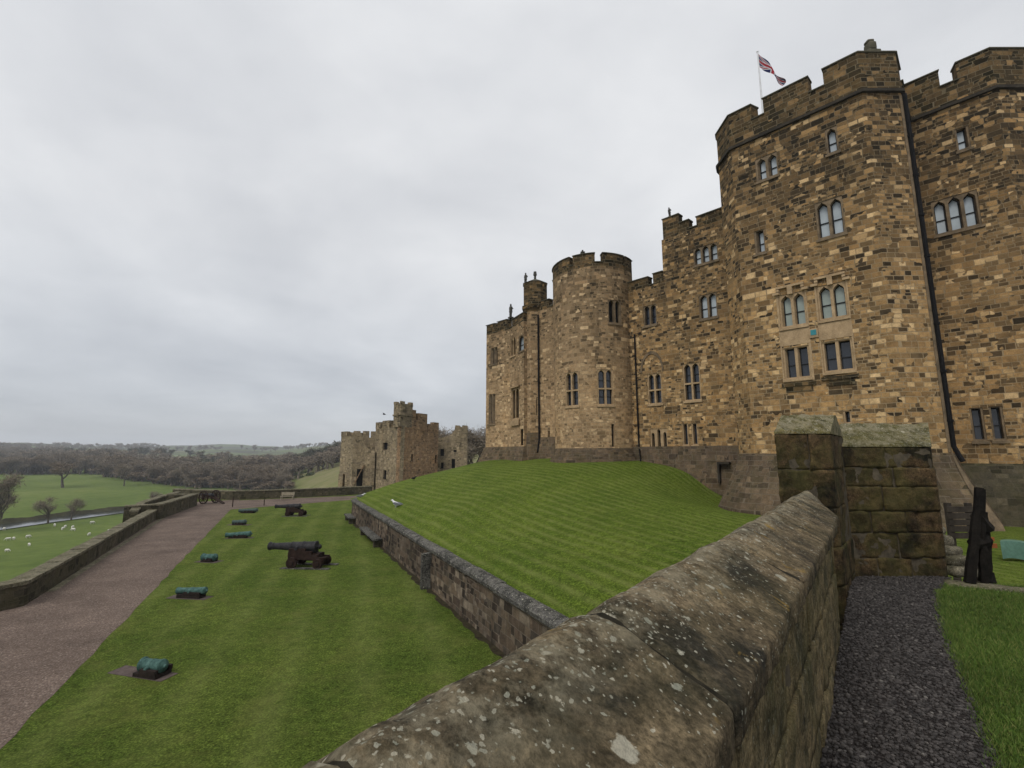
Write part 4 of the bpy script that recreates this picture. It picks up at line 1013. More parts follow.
# dense turf on the terrace
def in_poly(x, y, P):
    c = False; n = len(P); j = n - 1
    for i in range(n):
        if ((P[i].y > y) != (P[j].y > y)) and (x < (P[j].x - P[i].x) * (y - P[i].y) / (P[j].y - P[i].y) + P[i].x): c = not c
        j = i
    return c
rng = np.random.default_rng(3)
V = []; Fc = []
def blade(x, y, z, h, w, rngv):
    a = rngv[0] * 6.283; dx, dy = math.cos(a) * w, math.sin(a) * w; lx, ly = (rngv[1] - .5) * h * 1.1, (rngv[2] - .5) * h * 1.1
    b0 = len(V); V.extend([(x - dx, y - dy, z), (x + dx, y + dy, z), (x + lx * .5 + dx * .6, y + ly * .5 + dy * .6, z + h * .6), (x + lx, y + ly, z + h * .95)]); Fc.append((b0, b0 + 1, b0 + 2, b0 + 3))
cnt = 0
while cnt < 52000:
    x, y = rng.uniform(2.4, 8.0), rng.uniform(2.0, 6.7)
    if x / max(y, .1) > 1.35 or x / y < .6: continue
    if not in_poly(x, y, gpts): continue
    blade(x, y, 0.0, rng.uniform(.02, .055), rng.uniform(.0015, .0035), rng.random(3)); cnt += 1
for pa_, pb_ in zip(gl, gl[1:]):
    for _ in range(int((pb_ - pa_).length * 900)):
        q = pa_.lerp(pb_, rng.random()); blade(q.x + rng.normal(0, .030), q.y + rng.normal(0, .02), 0.0, rng.uniform(.02, .06), rng.uniform(.0015, .0035), rng.random(3))
def mesh_obj(name, V, Fc, mat):
    me = bpy.data.meshes.new(name); me.from_pydata(V, [], Fc); me.materials.append(mat); me.update(); ob = bpy.data.objects.new(name, me); C.objects.link(ob); return ob
def blade_mat(name, c1, c2, c3):
    m, nt, b = new_mat(name); geo = nd(nt, 'ShaderNodeNewGeometry')
    col = ramp(nt, geo.outputs['Random Per Island'], [(0, c1), (.6, c2), (1, c3)])
    col = mixc(nt, 1.0, col, ramp(nt, noise(nt, geo.outputs['Position'], 1.3, 4).outputs[0], [(.3, .7), (.7, 1.25)]), 'MULTIPLY')
    set_in(nt, b, Base_Color=col, Roughness=.8); return m
M['blade'] = blade_mat('grass_blades', (.040, .078, .012), (.088, .145, .024), (.16, .17, .05))
props(mesh_obj('terrace_turf', V, Fc, M['blade']), 'short green turf beside the dark gravel path', 'grass', kind='stuff')
# tufts along the foot of pier and wall
# gravel stones
V = []; Fc = []; gp = [Vector((x.x, x.y, 0)) for x in [left[0], Vector((2.9, -2, 0))] + gl + [Vector((6.0, 6.7, 0)), left[-1]] + left[-2:0:-1]]
ico = bmesh.new(); bmesh.ops.create_icosphere(ico, subdivisions=1, radius=1); iv = [v.co.copy() for v in ico.verts]; ico.verts.index_update(); ifc = [tuple(v.index for v in f.verts) for f in ico.faces]; ico.free()
cnt = 0
while cnt < 15000:
    x, y = rng.uniform(1.0, 6.2), rng.uniform(2.3, 6.8)
    if not in_poly(x, y, gp): continue
    s_ = rng.uniform(.006, .017); b0 = len(V); a = rng.uniform(0, 6.28); ca, sa_ = math.cos(a), math.sin(a); ex, ey, ez = rng.uniform(.7, 1.3), rng.uniform(.6, 1.1), rng.uniform(.45, .8)
    for q in iv:
        qx, qy, qz = q.x * ex * s_, q.y * ey * s_, q.z * ez * s_
        V.append((x + qx * ca - qy * sa_, y + qx * sa_ + qy * ca, qz + s_ * .3))
    Fc.extend([tuple(k + b0 for k in f) for f in ifc]); cnt += 1
m, nt, b = new_mat('gravel_stones'); geo = nd(nt, 'ShaderNodeNewGeometry')
set_in(nt, b, Base_Color=ramp(nt, geo.outputs['Random Per Island'], [(0, (.0165, .0143, .013)), (.35, (.029, .0252, .023)), (.7, (.046, .040, .037)), (.97, (.068, .060, .055)), (1, (.13, .118, .105))]), Roughness=.75)
props(mesh_obj('loose_gravel', V, Fc, m), 'loose dark purple-grey gravel lying on the path', 'gravel', kind='stuff')

# ================================================================== NEAR WALL AND PIERS
nwall = empty('parapet_wall', (nw(2, .66, 0)))
props(nwall, 'thick lichen-spotted parapet wall with sloping coping stones in the foreground', 'stone wall')
def wdrop(t): return 0.0 * t          # the wall dips slightly with distance
ts = [-1.4, -.35, 0.44, 1.24, 2.62, 3.85, 5.0, 6.0]
def tend(p): return 5.45 + 1.35 * min(1.15, max(0.0, (p - .29) / .376))     # the wall's far end is cut askew where it meets the pier
def cope_profile():
    P = []
    key = [(.88, .985), (.89, 1.075), (.80, 1.13), (.72, 1.188), (.675, 1.220), (.635, 1.232), (.595, 1.222), (.54, 1.198), (.42, 1.137), (.306, 1.084), (.2985, 1.074), (.298, 1.05), (.30, 1.00), (.312, .985)]
    for (a, b), (c, e) in zip(key, key[1:]):
        n = max(1, int(math.hypot(c - a, e - b) / .018))
        for k in range(n): P.append((a + (c - a) * k / n, b + (e - b) * k / n))
    P.append(key[-1]); return P
CPF = cope_profile()
for k, (a, b_) in enumerate(zip(ts, ts[1:])):
    mb = MB(); g = .010; n = max(10, int((b_ - a) / .018)); grid = []
    jz = random.uniform(-.008, .008); jp = random.uniform(-.008, .008)
    acc = [0]
    for (p0, z0), (p1, z1) in zip(CPF, CPF[1:]): acc.append(acc[-1] + math.hypot(p1 - p0, z1 - z0))
    for i in range(n + 1):
        f = i / n; row = []; last = k == len(ts) - 2
        e = min(f, 1 - f) * (b_ - a); rd_ = max(0.0, 1 - e / .02); rd_ = rd_ * rd_ * .010
        for (p, z) in CPF:
            e_ = tend(p) if last else b_
            t = a + g + (e_ - a - 2 * g) * f
            q = nw(t, p + jp, z + jz + wdrop(t))
            cq = nw(t, .66, 1.02 + wdrop(t)); dv = (q - cq); dv.normalize(); q = q - dv * rd_
            o3 = Vector((k * 5.3, 0, 0))
            d1 = fbm(q + o3, 3.0, 4) * .006 + fbm(q + o3, 13, 6) * .0065
            rid = max(0, 1 - abs(p - .66) / .2)
            d1 += fbm(q + o3 * 2, 6.5, 5) * .011 * rid
            q = q + dv * d1
            row.append(q)
        grid.append(row)
    for i in range(n):
        for j in range(len(CPF) - 1):
            mb.face([grid[i][j], grid[i + 1][j], grid[i + 1][j + 1], grid[i][j + 1]], [(i * .024, acc[j]), ((i + 1) * .024, acc[j]), ((i + 1) * .024, acc[j + 1]), (i * .024, acc[j + 1])])
    mb.face([grid[0][j] for j in range(len(CPF))]); mb.face([grid[n][j] for j in range(len(CPF))][::-1])
    mb.build('coping_stone', M['coping'], nwall, smooth=True, merge=.0008, angle=55)
    if not last:
        jb = MB()
        for (p0, z0), (p1, z1) in zip(CPF, CPF[1:]):
            Q = []
            for p, z in ((p0, z0), (p1, z1)):
                for t in (b_ - .03, b_ + .03):
                    q = nw(t, p, z); dv = q - nw(t, .66, 1.02); Q.append(q - dv.normalized() * .016)
            jb.face([Q[0], Q[1], Q[3], Q[2]])
        jb.build('mortar_joint', M['darkjoint'], nwall)
# body: courses of large worn blocks on the inner face, rubble core and outer face
mb = MB(); random.seed(21)
zc = [-.25, .14, .56, .982]
for r_, (z0, z1) in enumerate(zip(zc, zc[1:])):
    t = -1.5 - random.random() * .5
    while t < 5.5:
        l = random.uniform(.7, 1.7); jj = random.uniform(-.008, .008)
        e1 = min(t + l, 5.5)
        tm = (t + e1) / 2
        O = nw(t + .003, .37 + jj + .20, z0 + .002 + wdrop(tm))
        rough_block(mb, O, WT, -WP, (e1 - t - .006, .20, z1 - z0 - .004), .04, .006, .014, 5.0, random.uniform(0, 20))
        t += l
mb.build('wall_face', M['wallface'], nwall, smooth=True, merge=.0005)
mb = MB()
for t0, t1 in zip(np.arange(-1.5, 5.4, 1.0), np.arange(-.5, 6.4, 1.0)):
    d0, d1 = wdrop(t0), wdrop(t1)
    A = [nw(t0, .385, -.3), nw(t1, .385, -.3), nw(t1, .385, .97 + d1), nw(t0, .385, .97 + d0)]; B = [nw(t0, .84, -4.2), nw(t1, .84, -4.2), nw(t1, .84, .99 + d1), nw(t0, .84, .99 + d0)]
    mb.face(A[::-1]); mb.face(B); mb.face([A[3], A[2], B[2], B[3]])
t1 = 5.5
mb.face([nw(t1, .385, -.3), nw(6.9, .84, -4.2), nw(6.9, .84, .98), nw(t1, .385, .97)]); mb.face([nw(t1, .84, -4.2), nw(6.9, .84, -4.2), nw(6.9, .84, .985), nw(t1, .84, .985)])
mb.face([nw(-1.5, .385, -.3), nw(-1.5, .84, -4.2), nw(-1.5, .84, .99), nw(-1.5, .385, .97)]); mb.build('wall_core', M['joint'], nwall)
for c in kids(nwall): c.location = Vector(c.location) - nwall.location

SHEAR = math.tan(R(41))
def pier(name, x0, x1, y0, y1, zb, zf, zr, label, seed, courses, capw=.004):
    root = empty(name, ((x0 + x1) / 2, (y0 + y1) / 2, zb)); props(root, label, 'stone pier')
    random.seed(seed); mb = MB(); X, Y = Vector((1, 0, 0)), Vector((SHEAR, 1, 0))
    z = zb; hs = courses; tot = sum(hs); k = (zf - zb) / tot
    for ci, h in enumerate(hs):
        h *= k; x = x0; n = random.choice((1, 2, 2) if x1 - x0 < 1.0 else (2, 2, 3)); cutsx = sorted([x0 + (x1 - x0) * (q + random.uniform(-.22, .22)) / n for q in range(1, n)])
        for xa, xb in zip([x0] + cutsx, cutsx + [x1]):
            jj = random.uniform(-.015, .015)
            rough_block(mb, Vector((xa + .003, y0 + jj, z + .002)), X, Y, (xb - xa - .006, y1 - y0 - jj, h - .004), .035, .008, .020, 6.0, random.uniform(0, 30))
        z += h
    mb.build('shaft', M['pier'], root, smooth=True, merge=.0005)
    jb = MB(); e_ = .016; Q = [Vector((x0 + e_, y0 + e_, 0)), Vector((x1 - e_, y0 + e_, 0)), Vector((x1 - e_, y1 - e_, 0)) + Vector(((y1 - y0) * SHEAR, 0, 0)), Vector((x0 + e_, y1 - e_, 0)) + Vector(((y1 - y0) * SHEAR, 0, 0))]
    for i in range(4): a_, b2_ = Q[i], Q[(i + 1) % 4]; jb.face([(a_.x, a_.y, zb), (b2_.x, b2_.y, zb), (b2_.x, b2_.y, zf - .02), (a_.x, a_.y, zf - .02)])
    jb.build('mortar_core', M['joint'], root)
    # pitched cap: front slope rising to a ridge
    cb = MB(); nx, ny = 30, 26; x0c, x1c, y0c, y1c = x0 - capw, x1 + capw, y0 - capw, y1 + capw
    def cp(i, j):
        fx, fy = i / nx, j / ny; y = y0c + (y1c - y0c) * fy; x = x0c + (x1c - x0c) * fx + (y - y0) * SHEAR
        z = zf + .02 + (zr - zf - .02) * min(1.0, (1 - abs(fy - .5) * 2) * 1.15)
        q = Vector((x, y, z)); return q + Vector((0, 0, fbm(q, 4, 5) * .022 + fbm(q, 16, 3) * .008))
    for i in range(nx):
        for j in range(ny): cb.face([cp(i, j), cp(i + 1, j), cp(i + 1, j + 1), cp(i, j + 1)])
    for i in range(nx): 
        a, b2 = cp(i, 0), cp(i + 1, 0); cb.face([(a.x, a.y, zf + .002), (b2.x, b2.y, zf + .002), b2, a])
        a, b2 = cp(i, ny), cp(i + 1, ny); cb.face([(b2.x, b2.y, zf + .002), (a.x, a.y, zf + .002), a, b2])
    for j in range(ny):
        a, b2 = cp(0, j), cp(0, j + 1); cb.face([(b2.x, b2.y, zf + .002), (a.x, a.y, zf + .002), a, b2])
        a, b2 = cp(nx, j), cp(nx, j + 1); cb.face([(a.x, a.y, zf + .002), (b2.x, b2.y, zf + .002), b2, a])
    cb.build('cap', M['piercap'], root, smooth=True, merge=.0008, angle=60)
    for c in kids(root): c.location = Vector(c.location) - root.location
    return root
pb = onz(850, 577, 0)
pier('stone_pier', 4.63, 5.99, 6.74, 7.9, -.05, ony(890, 447, 6.74).z, ony(890, 424, 7.3).z, 'wide dark mossy stone pier at the end of the gravel path', 5, (1.0, 1.15, 1.0, 1.15, .9, 1.0))
pier('stone_pier', ony(775, 440, 5.95).x, ony(831, 440, 5.95).x, 5.95, 6.85, -1.3, ony(800, 434, 5.95).z, ony(800, 415, 6.4).z, 'narrower green mossy stone pier with sloping cap, left behind the wide pier', 9, (1.1, 1, 1, 1, 1.05, 1.05, 1))

# kerb of the terrace and low stones
ka, kb_ = onz(948, 586, 0), onz(1024, 594, 0); kd = (kb_ - ka).normalized(); kn = Vector((-kd.y, kd.x, 0))
mb = MB(); t = 0; random.seed(4)
while t < 5:
    l = random.uniform(.7, 1.2); rough_block(mb, ka + kd * t + Vector((0, 0, -.25)), kd, kn, (l - .008, .22, .29), .07, .015, .01, 4, random.random() * 9); t += l
props(mb.build('terrace_kerb', M['lowcope'], None, smooth=True, merge=.0005), kind='structure')
mb = MB(); mb.face([ka + kn * .2 + Vector((0, 0, -.02)), ka + kn * .2 + Vector((0, 0, -1.4)), ka + kd * 12 + kn * .2 + Vector((0, 0, -1.4)), ka + kd * 12 + kn * .2 + Vector((0, 0, -.02))]); props(mb.build('terrace_edge', M['lowwall']), kind='structure')

# stack of worn stone steps beside the pier
mb = MB(); random.seed(12)
y_ = 7.35
for k in range(5):
    za = ony(962, 578 - k * 10.2, y_ + .1 * k).z
    rough_block(mb, Vector((ony(955 + k * 1.0, 560, y_).x, y_ + .12 * k, za)), Vector((1, 0, 0)), Vector((0, 1, 0)), (.36 + random.uniform(-.03, .03), .8, .15), .03, .06, .02, 5, k)
props(mb.build('stone_steps', M['lowcope'], None, smooth=True, merge=.0005), 'short flight of worn rounded stone steps squeezed beside the wide pier', 'steps')
# plank fence beyond the steps
M['plank'] = plain_mat('weathered_plank', (.022, .018, .015), (.055, .045, .035), 3, .85)
fx0, fx1, fy = ony(949, 520, 9.2).x, ony(977, 520, 9.2).x, 9.2
pf_ = empty('plank_fence', ((fx0 + fx1) / 2, fy, -1.1)); props(pf_, 'low brown fence of horizontal planks beyond the stone steps', 'fence')
zt, zb_ = ony(960, 506, fy).z, ony(960, 539, fy).z; n = 5; hh = (zt - zb_) / n
for k in range(n):
    mb = MB(); mb.box((fx0, fy, zb_ + k * hh + .006), (fx1, fy + .035, zb_ + (k + 1) * hh - .012)); mb.build('plank', M['plank'], pf_)
for x in (fx0 + .04, fx1 - .1):
    mb = MB(); mb.box((x, fy + .038, -1.3), (x + .08, fy + .12, zt + .05)); mb.build('post', M['plank'], pf_)
for c in kids(pf_): c.location = Vector(c.location) - pf_.location

# black timber trestle standing on the kerb
M['charred'] = plain_mat('charred_timber', (.006, .0055, .005), (.018, .015, .012), 7, .85, .6, .02)
tb = onz(985, 583, .04); ts_ = empty('timber_trestle', (tb.x, tb.y, .04)); props(ts_, 'tall blackened timber trestle of leaning posts standing on the kerb', 'trestle')
def pt(u, v): q = ony(u, v, tb.y); return Vector((q.x - tb.x, 0, q.z - .04))
def beam(pts, w, name):
    mb = MB(); P = []
    for (a, b2) in zip(pts, pts[1:]):
        n = 7
        for k in range(n): P.append(Vector(a).lerp(Vector(b2), k / n))
    P.append(Vector(pts[-1]))
    P = [p + Vector((fbm(p + Vector((w[0] * 50, 0, 0)), 5, 3) * .012, fbm(p + Vector((9, w[0] * 50, 0)), 5, 3) * .012, 0)) for p in P]
    rad = [w[0] + (w[1] - w[0]) * k / (len(P) - 1) + fbm(P[k], 9, 2) * .006 for k in range(len(P))]
    mb.tube(P, rad, 7); return mb.build(name, M['charred'], ts_, smooth=True, angle=40)
beam([pt(969.5, 583), pt(974, 540), pt(979.5, 488)], (.062, .048), 'post')
beam([pt(984, 584), pt(982, 545), pt(980.5, 489)], (.045, .048), 'post')
beam([pt(992, 583) + Vector((0, .08, 0)), pt(990, 545) + Vector((0, .06, 0)), pt(987, 512) + Vector((0, .05, 0))], (.07, .055), 'post')
beam([pt(974, 545) + Vector((0, .02, 0)), pt(990, 540) + Vector((0, .03, 0))], (.075, .075), 'rail')
beam([pt(978, 515) + Vector((0, .02, 0)), pt(989, 530) + Vector((0, .03, 0))], (.07, .09), 'brace')
beam([pt(997, 585) + Vector((0, .12, .0)), pt(997, 573) + Vector((0, .12, 0))], (.10, .06), 'foot')
# small barrier on the yard and teal tarpaulin
M['orange'] = plain_mat('orange_plastic', (.22, .075, .025), (.28, .10, .035), 8, .6, .05)
bx = onz(993, 552, -1.0)
bo = empty('barrier_post', (bx.x, bx.y, -1.0)); props(bo, 'small orange and white marker post behind the black trestle', 'marker post')
def rel(u, v): q = ony(u, v, bx.y); return Vector((q.x - bx.x, 0, q.z + 1.0))
mb = MB(); mb.tube([rel(989, 552), rel(989, 538)], .035, 8); mb.build('post', M['white'], bo)
mb = MB(); a_, b_2 = rel(990, 541), rel(997, 548); mb.box((a_.x, -.02, b_2.z), (b_2.x, .02, b_2.z + .12)); mb.box((a_.x, -.02, b_2.z + .18), (b_2.x - .05, .02, b_2.z + .29)); mb.build('board', M['orange'], bo)
M['tarp'] = plain_mat('teal_tarpaulin', (.075, .145, .11), (.11, .20, .155), 2, .5, .5, .05)
ta = onz(1000, 560, -1.0); tr = ta.y
mb = MB(); nx, nz = 26, 10; u0, u1 = 1003, 1090
def tp(i, j, back=0.0):
    fx, fz = i / nx, j / nz; q = ony(u0 + (u1 - u0) * fx, 559 - 17 * fz + 2 * fx * 3, tr)
    return Vector((q.x + back * 1.1, tr + .05 * math.sin(fx * 14 + fz) + .03 * fz + back, q.z + .03 * math.sin(fx * 11)))
for i in range(nx):
    for j in range(nz): mb.face([tp(i, j), tp(i + 1, j), tp(i + 1, j + 1), tp(i, j + 1)])
for i in range(nx): mb.face([tp(i, nz), tp(i + 1, nz), tp(i + 1, nz, .25), tp(i, nz, .25)])
for j in range(nz): mb.face([tp(0, j, .25), tp(0, j), tp(0, j + 1), tp(0, j + 1, .25)])
props(mb.build('tarpaulin', M['tarp'], None, smooth=True, merge=.001, angle=50), 'teal tarpaulin draped over a low stack on the yard grass at the right edge', 'tarpaulin')

# ================================================================== RETAINING WALL with coping, benches
rwall = empty('retaining_wall', tuple(rwp(10, 0, ZL))); props(rwall, 'long reddish retaining wall with dark rounded coping between the lawn and mound', 'stone wall')
RWP = Path([tuple(rwp(-8).xy), tuple(rwp(RWL - 1.6).xy), tuple((rwp(RWL - .5, .35)).xy), tuple(rwp(RWL, 1.5).xy), tuple(rwp(RWL, 12).xy)][::-1])
HR = -2.02
mb = MB(); ss = RWP.cuts(0, RWP.L, list(np.arange(0, RWP.L, .45)))
for a, b2 in zip(ss, ss[1:]):
    zs_ = [ZL - .1, ZL + .3, ZL + .75, ZL + 1.15, HR - .19]
    for z0, z1 in zip(zs_, zs_[1:]):
        def w3(s_, z): q = RWP.at(s_, z, 0); k = fbm(q, 1.6, 4) * .035; return RWP.at(s_, z, round(k + .06 * (HR - z) / 1.6, 4))
        mb.face([w3(a, z0), w3(b2, z0), w3(b2, z1), w3(a, z1)], [(a, z0), (b2, z0), (b2, z1), (a, z1)])
mb.build('wall', M['retain'], rwall, smooth=True, merge=.001)
mb = MB(); t = 0; random.seed(8)
while t < RWP.L - .05:
    l = random.uniform(.8, 1.5); e1 = min(t + l, RWP.L); dz = random.uniform(-.012, .012)
    key = [(HR - .20, -.02), (HR - .20, .10), (HR - .09, .115), (HR - .02, .06), (HR + .02, -.06), (HR + .025, -.2), (HR - .01, -.34), (HR - .12, -.38)]
    ssx = RWP.cuts(t + .006, e1 - .006)
    for a, b2 in zip(ssx, ssx[1:]):
        for (za, da), (zb2, db) in zip(key, key[1:]): mb.face([RWP.at(a, za + dz, da), RWP.at(b2, za + dz, da), RWP.at(b2, zb2 + dz, db), RWP.at(a, zb2 + dz, db)])
    for s_ in (t + .006, e1 - .006): mb.face([RWP.at(s_, z + dz, d) for z, d in key])
    t = e1
mb.build('coping', M['retcope'], rwall)
def rs(u, v): return RWP.hit(u, v)[0]
mb = MB(); ss = list(np.arange(0, RWP.L - .3, .22))
for a, b2 in zip(ss, ss[1:]):
    o0, o1 = [.22 + .16 * fbm((x_, 3.3, 1.1), 1.7, 4) for x_ in (a, b2)]
    mb.face([RWP.at(a, ZL + .014, .0), RWP.at(a, ZL + .007, round(max(.08, o0) + .05, 3)), RWP.at(b2, ZL + .007, round(max(.08, o1) + .05, 3)), RWP.at(b2, ZL + .014, .0)][::-1])
props(mb.build('soil_strip', plain_mat('damp_soil', (.018, .014, .010), (.05, .042, .022), 5, .95, .6, .03)), kind='structure')
sp_ = rs(431, 570); mb = MB(); path_slab(mb, RWP, sp_ - .10, sp_ + .10, ZL - .05, HR - .24, .02, .40, slope=.05); mb.build('buttress', M['retcope'], rwall)
for c in kids(rwall): c.location = Vector(c.location) - rwall.location
for (u0, u1, v, lab) in ((368, 384, 541, 'dark stone bench against the retaining wall, nearer of the two'), (346, 357, 519, 'dark stone bench at the far corner of the retaining wall')):
    s0_, s1_ = rs(u0, v), rs(u1, v)
    if s1_ < s0_: s0_, s1_ = s1_, s0_
    c_ = RWP.at((s0_ + s1_) / 2, ZL, .35); b_o = empty('stone_bench', c_); props(b_o, lab, 'bench', 'stone benches along the retaining wall')
    mb = MB(); path_slab(mb, RWP, s0_, s1_, ZL + .40, ZL + .50, .10, .62); mb.build('seat', M['retcope'], b_o)
    for s_ in (s0_ + .15, s1_ - .4): mb = MB(); path_slab(mb, RWP, s_, s_ + .25, ZL - .02, ZL + .398, .14, .54); mb.build('leg', M['lowwall'], b_o)
    for c in kids(b_o): c.location = Vector(c.location) - b_o.location

# ================================================================== LEFT PARAPET, BASTION, FAR WALL
def low_wall(name, label, pts, h, th_, zb, mat='lowwall', cope='lowcope'):
    root = empty(name, (pts[0][0], pts[0][1], zb)); props(root, label, 'stone wall'); P_ = Path(pts)
    mb = MB(); ss = P_.cuts(0, P_.L, list(np.arange(0, P_.L, .6)))
    for a, b2 in zip(ss, ss[1:]):
        for side, dd in ((1, 0.0), (-1, -th_)):
            def w3(s_, z): 
                q = P_.at(s_, z, dd); return P_.at(s_, z, round(dd + fbm(q, 1.3, 3) * .03, 4))
            zz0 = zb - .1 if side > 0 else zb - 3.0
            Q = [w3(a, zz0), w3(b2, zz0), w3(b2, zb + h), w3(a, zb + h)]; U = [(a, zz0), (b2, zz0), (b2, zb + h), (a, zb + h)]
            if side < 0: Q = Q[::-1]; U = U[::-1]
            mb.face(Q, U)
    for s_, rv in ((0, 1), (P_.L, 0)):
        Q = [P_.at(s_, zb - 3, 0), P_.at(s_, zb - 3, -th_), P_.at(s_, zb + h, -th_), P_.at(s_, zb + h, 0)]; mb.face(Q if not rv else Q[::-1])
    mb.build('wall', M[mat], root)
    cb = MB(); t = 0.0
    while t < P_.L - .05:
        l = random.uniform(.7, 1.3); e1 = min(t + l, P_.L); dz = random.uniform(-.02, .02); oo = random.uniform(-.015, .02)
        path_slab(cb, P_, t + .008, e1 - .008, zb + h - .005, zb + h + .13 + dz, -th_ - .04, .04 + oo, slope=.02); t = e1
    cb.build('coping', M[cope], root)
    for c in kids(root): c.location = Vector(c.location) - root.location
    return root
random.seed(31)
W0 = [tuple(onz(-90, 627, ZL).xy), tuple(onz(0, 611.5, ZL).xy), tuple(onz(24, 606, ZL).xy), tuple(onz(46, 592, ZL).xy), tuple(pl(PLL).xy)]
low_wall('low_wall', 'low mossy stone wall edging the left side of the gravel walk', W0, .74, .55, ZL)
mb = MB(); ga_, gb_ = onz(46, 592.5, ZL), onz(165, 515.5, ZL); gd = (gb_ - ga_).normalized(); gn = Vector((gd.y, -gd.x, 0)); t = 0
while t < (gb_ - ga_).length:
    l = random.uniform(.7, 1.1); p0 = ga_ + gd * t; mb.face([p0 + Vector((0, 0, .03)), p0 + gn * .26 + Vector((0, 0, .018)), p0 + gn * .26 + gd * (l - .012) + Vector((0, 0, .018)), p0 + gd * (l - .012) + Vector((0, 0, .03))]); t += l
props(mb.build('stone_gutter', M['lowcope']), kind='structure')
b0 = onz(163, 519.5, ZL); b1 = onz(197, 505.5, ZL)
c0 = onz(160.5, 519, ZL)
low_wall('bastion_wall', 'short low wall of a small bastion jutting beyond the gravel walk', [tuple((b0 + PN * 2.6 - PD * .3).xy), tuple((b0 + PN * .2).xy), tuple(b1.xy), tuple((b1 + PN * 2.6 + PD * .5).xy)], 1.15, .55, ZL)
low_wall('bastion_wall', 'outer parapet of the small bastion on the valley side', [tuple((b0 + PN * 1.3 - PD * 2.5).xy), tuple((b0 + PN * 2.2 + PD * 5).xy), tuple((b1 + PN * 3.1).xy), tuple((b1 + PN * 2.4 + PD * 7).xy)], .95, .5, ZL)
fw = [onz(172, 497.5, ZL), onz(232, 500.0, ZL), onz(290, 498.0, ZL), onz(345, 495.2, ZL), onz(372, 493.8, ZL)]
low_wall('far_wall', 'long low stone wall closing the far end of the lawn below the gatehouse', [tuple(p.xy) for p in fw], .95, .5, ZL)

# ================================================================== CANNONS
M['gun'] = plain_mat('gun_iron', (.016, .015, .016), (.045, .043, .046), 5, .55, .2, .004)
M['gunwood'] = plain_mat('tarred_wood', (.014, .009, .008), (.040, .024, .018), 5, .75, .4, .01)
M['bronze'] = plain_mat('verdigris_bronze', (.020, .048, .041), (.080, .150, .132), 7, .6, .2, .004)
M['greybronze'] = plain_mat('grey_bronze', (.035, .060, .055), (.075, .10, .09), 7, .6, .2, .004)
M['slab'] = plain_mat('dark_bed_timber', (.013, .010, .009), (.035, .026, .022), 5, .9, .4, .01)
def lathe(mb, prof, n=20, axis='x'):
    for (x0, r0), (x1, r1) in zip(prof, prof[1:]):
        for k in range(n):
            a0, a1 = 2 * math.pi * k / n, 2 * math.pi * (k + 1) / n
            mb.face([(x0, r0 * math.cos(a0), r0 * math.sin(a0)), (x0, r0 * math.cos(a1), r0 * math.sin(a1)), (x1, r1 * math.cos(a1), r1 * math.sin(a1)), (x1, r1 * math.cos(a0), r1 * math.sin(a0))][::-1])
GUNP = [(-.52, .0), (-.52, .09), (-.47, .13), (-.44, .09), (-.40, .045), (-.36, .09), (-.33, .2), (-.30, .29), (-.24, .29), (-.22, .265), (.35, .25), (.36, .27), (.42, .27), (.43, .245), (.95, .225), (.96, .24), (1.0, .24), (1.01, .21), (1.95, .155), (1.97, .175), (2.02, .175), (2.05, .16), (2.15, .20), (2.20, .215), (2.24, .19), (2.24, .085), (1.8, .08)]
def wheel(mb, c, r, w, hub=.06):
    c = Vector(c); n = 20
    for y0, y1, ra in ((-w / 2, w / 2, r), (-w / 2 - .03, w / 2 + .03, r * .35)):
        mb.tube([c + Vector((0, y0, 0)), c + Vector((0, y1, 0))], ra, n)
def garrison_gun(loc, rz, label):
    root = empty('garrison_cannon', loc, rz); props(root, label, 'cannon', 'black cannons on carriages on the lawn')
    mb = MB(); lathe(mb, GUNP); bo_ = mb.build('barrel', M['gun'], root, smooth=True, angle=35); bo_.location = (0, 0, .98)
    mb = MB(); mb.tube([(.62, -.42, .94), (.62, .42, .94)], .085, 10); mb.build('trunnion', M['gun'], root)
    for sg in (-1, 1):
        mb = MB(); y0, y1 = sorted((sg * .26, sg * .38))
        out = [(-.85, .28), (-.85, .52), (-.55, .52), (-.55, .66), (-.22, .66), (-.22, .80), (.12, .80), (.12, .93), (.98, .93), (1.02, .62), (.98, .28), (.55, .28), (.42, .40), (-.25, .40), (-.38, .28)]
        A = [(x, y0, z) for x, z in out]; B = [(x, y1, z) for x, z in out]
        bm = bmesh.new(); va = [bm.verts.new(p) for p in A]; vb = [bm.verts.new(p) for p in B]
        bm.faces.new(va); bm.faces.new(vb[::-1])
        for i in range(len(out)): j = (i + 1) % len(out); bm.faces.new([va[i], va[j], vb[j], vb[i]][::-1])
        bmesh.ops.recalc_face_normals(bm, faces=bm.faces); me = bpy.data.meshes.new('cheek'); bm.to_mesh(me); bm.free(); me.materials.append(M['gunwood'])
        ch = bpy.data.objects.new('cheek', me); C.objects.link(ch); ch.parent = root
    mb = MB(); mb.box((-.80, -.258, .34), (.95, .258, .46)); mb.box((.84, -.258, .46), (.97, .258, .80)); mb.build('bed', M['gunwood'], root)
    mb = MB(); mb.box((-.55, -.18, .46), (-.1, .18, .68)); mb.build('quoin', M['gunwood'], root)
    for x, r_ in ((.72, .27), (-.62, .24)):
        mb = MB(); mb.box((x - .09, -.62, r_ - .075), (x + .09, .62, r_ + .075)); mb.build('axle', M['gunwood'], root)
        for sg in (-1, 1): mb = MB(); wheel(mb, (x, sg * .50, r_), r_, .13); mb.build('wheel', M['gunwood'], root, smooth=True, angle=40)
    mb = MB()
    for sg in (-1, 1): mb.box((-1.25, sg * .5 - .16, 0.002), (1.25, sg * .5 + .16, .035))
    mb.build('ground_rail', M['retcope'], root)
    return root
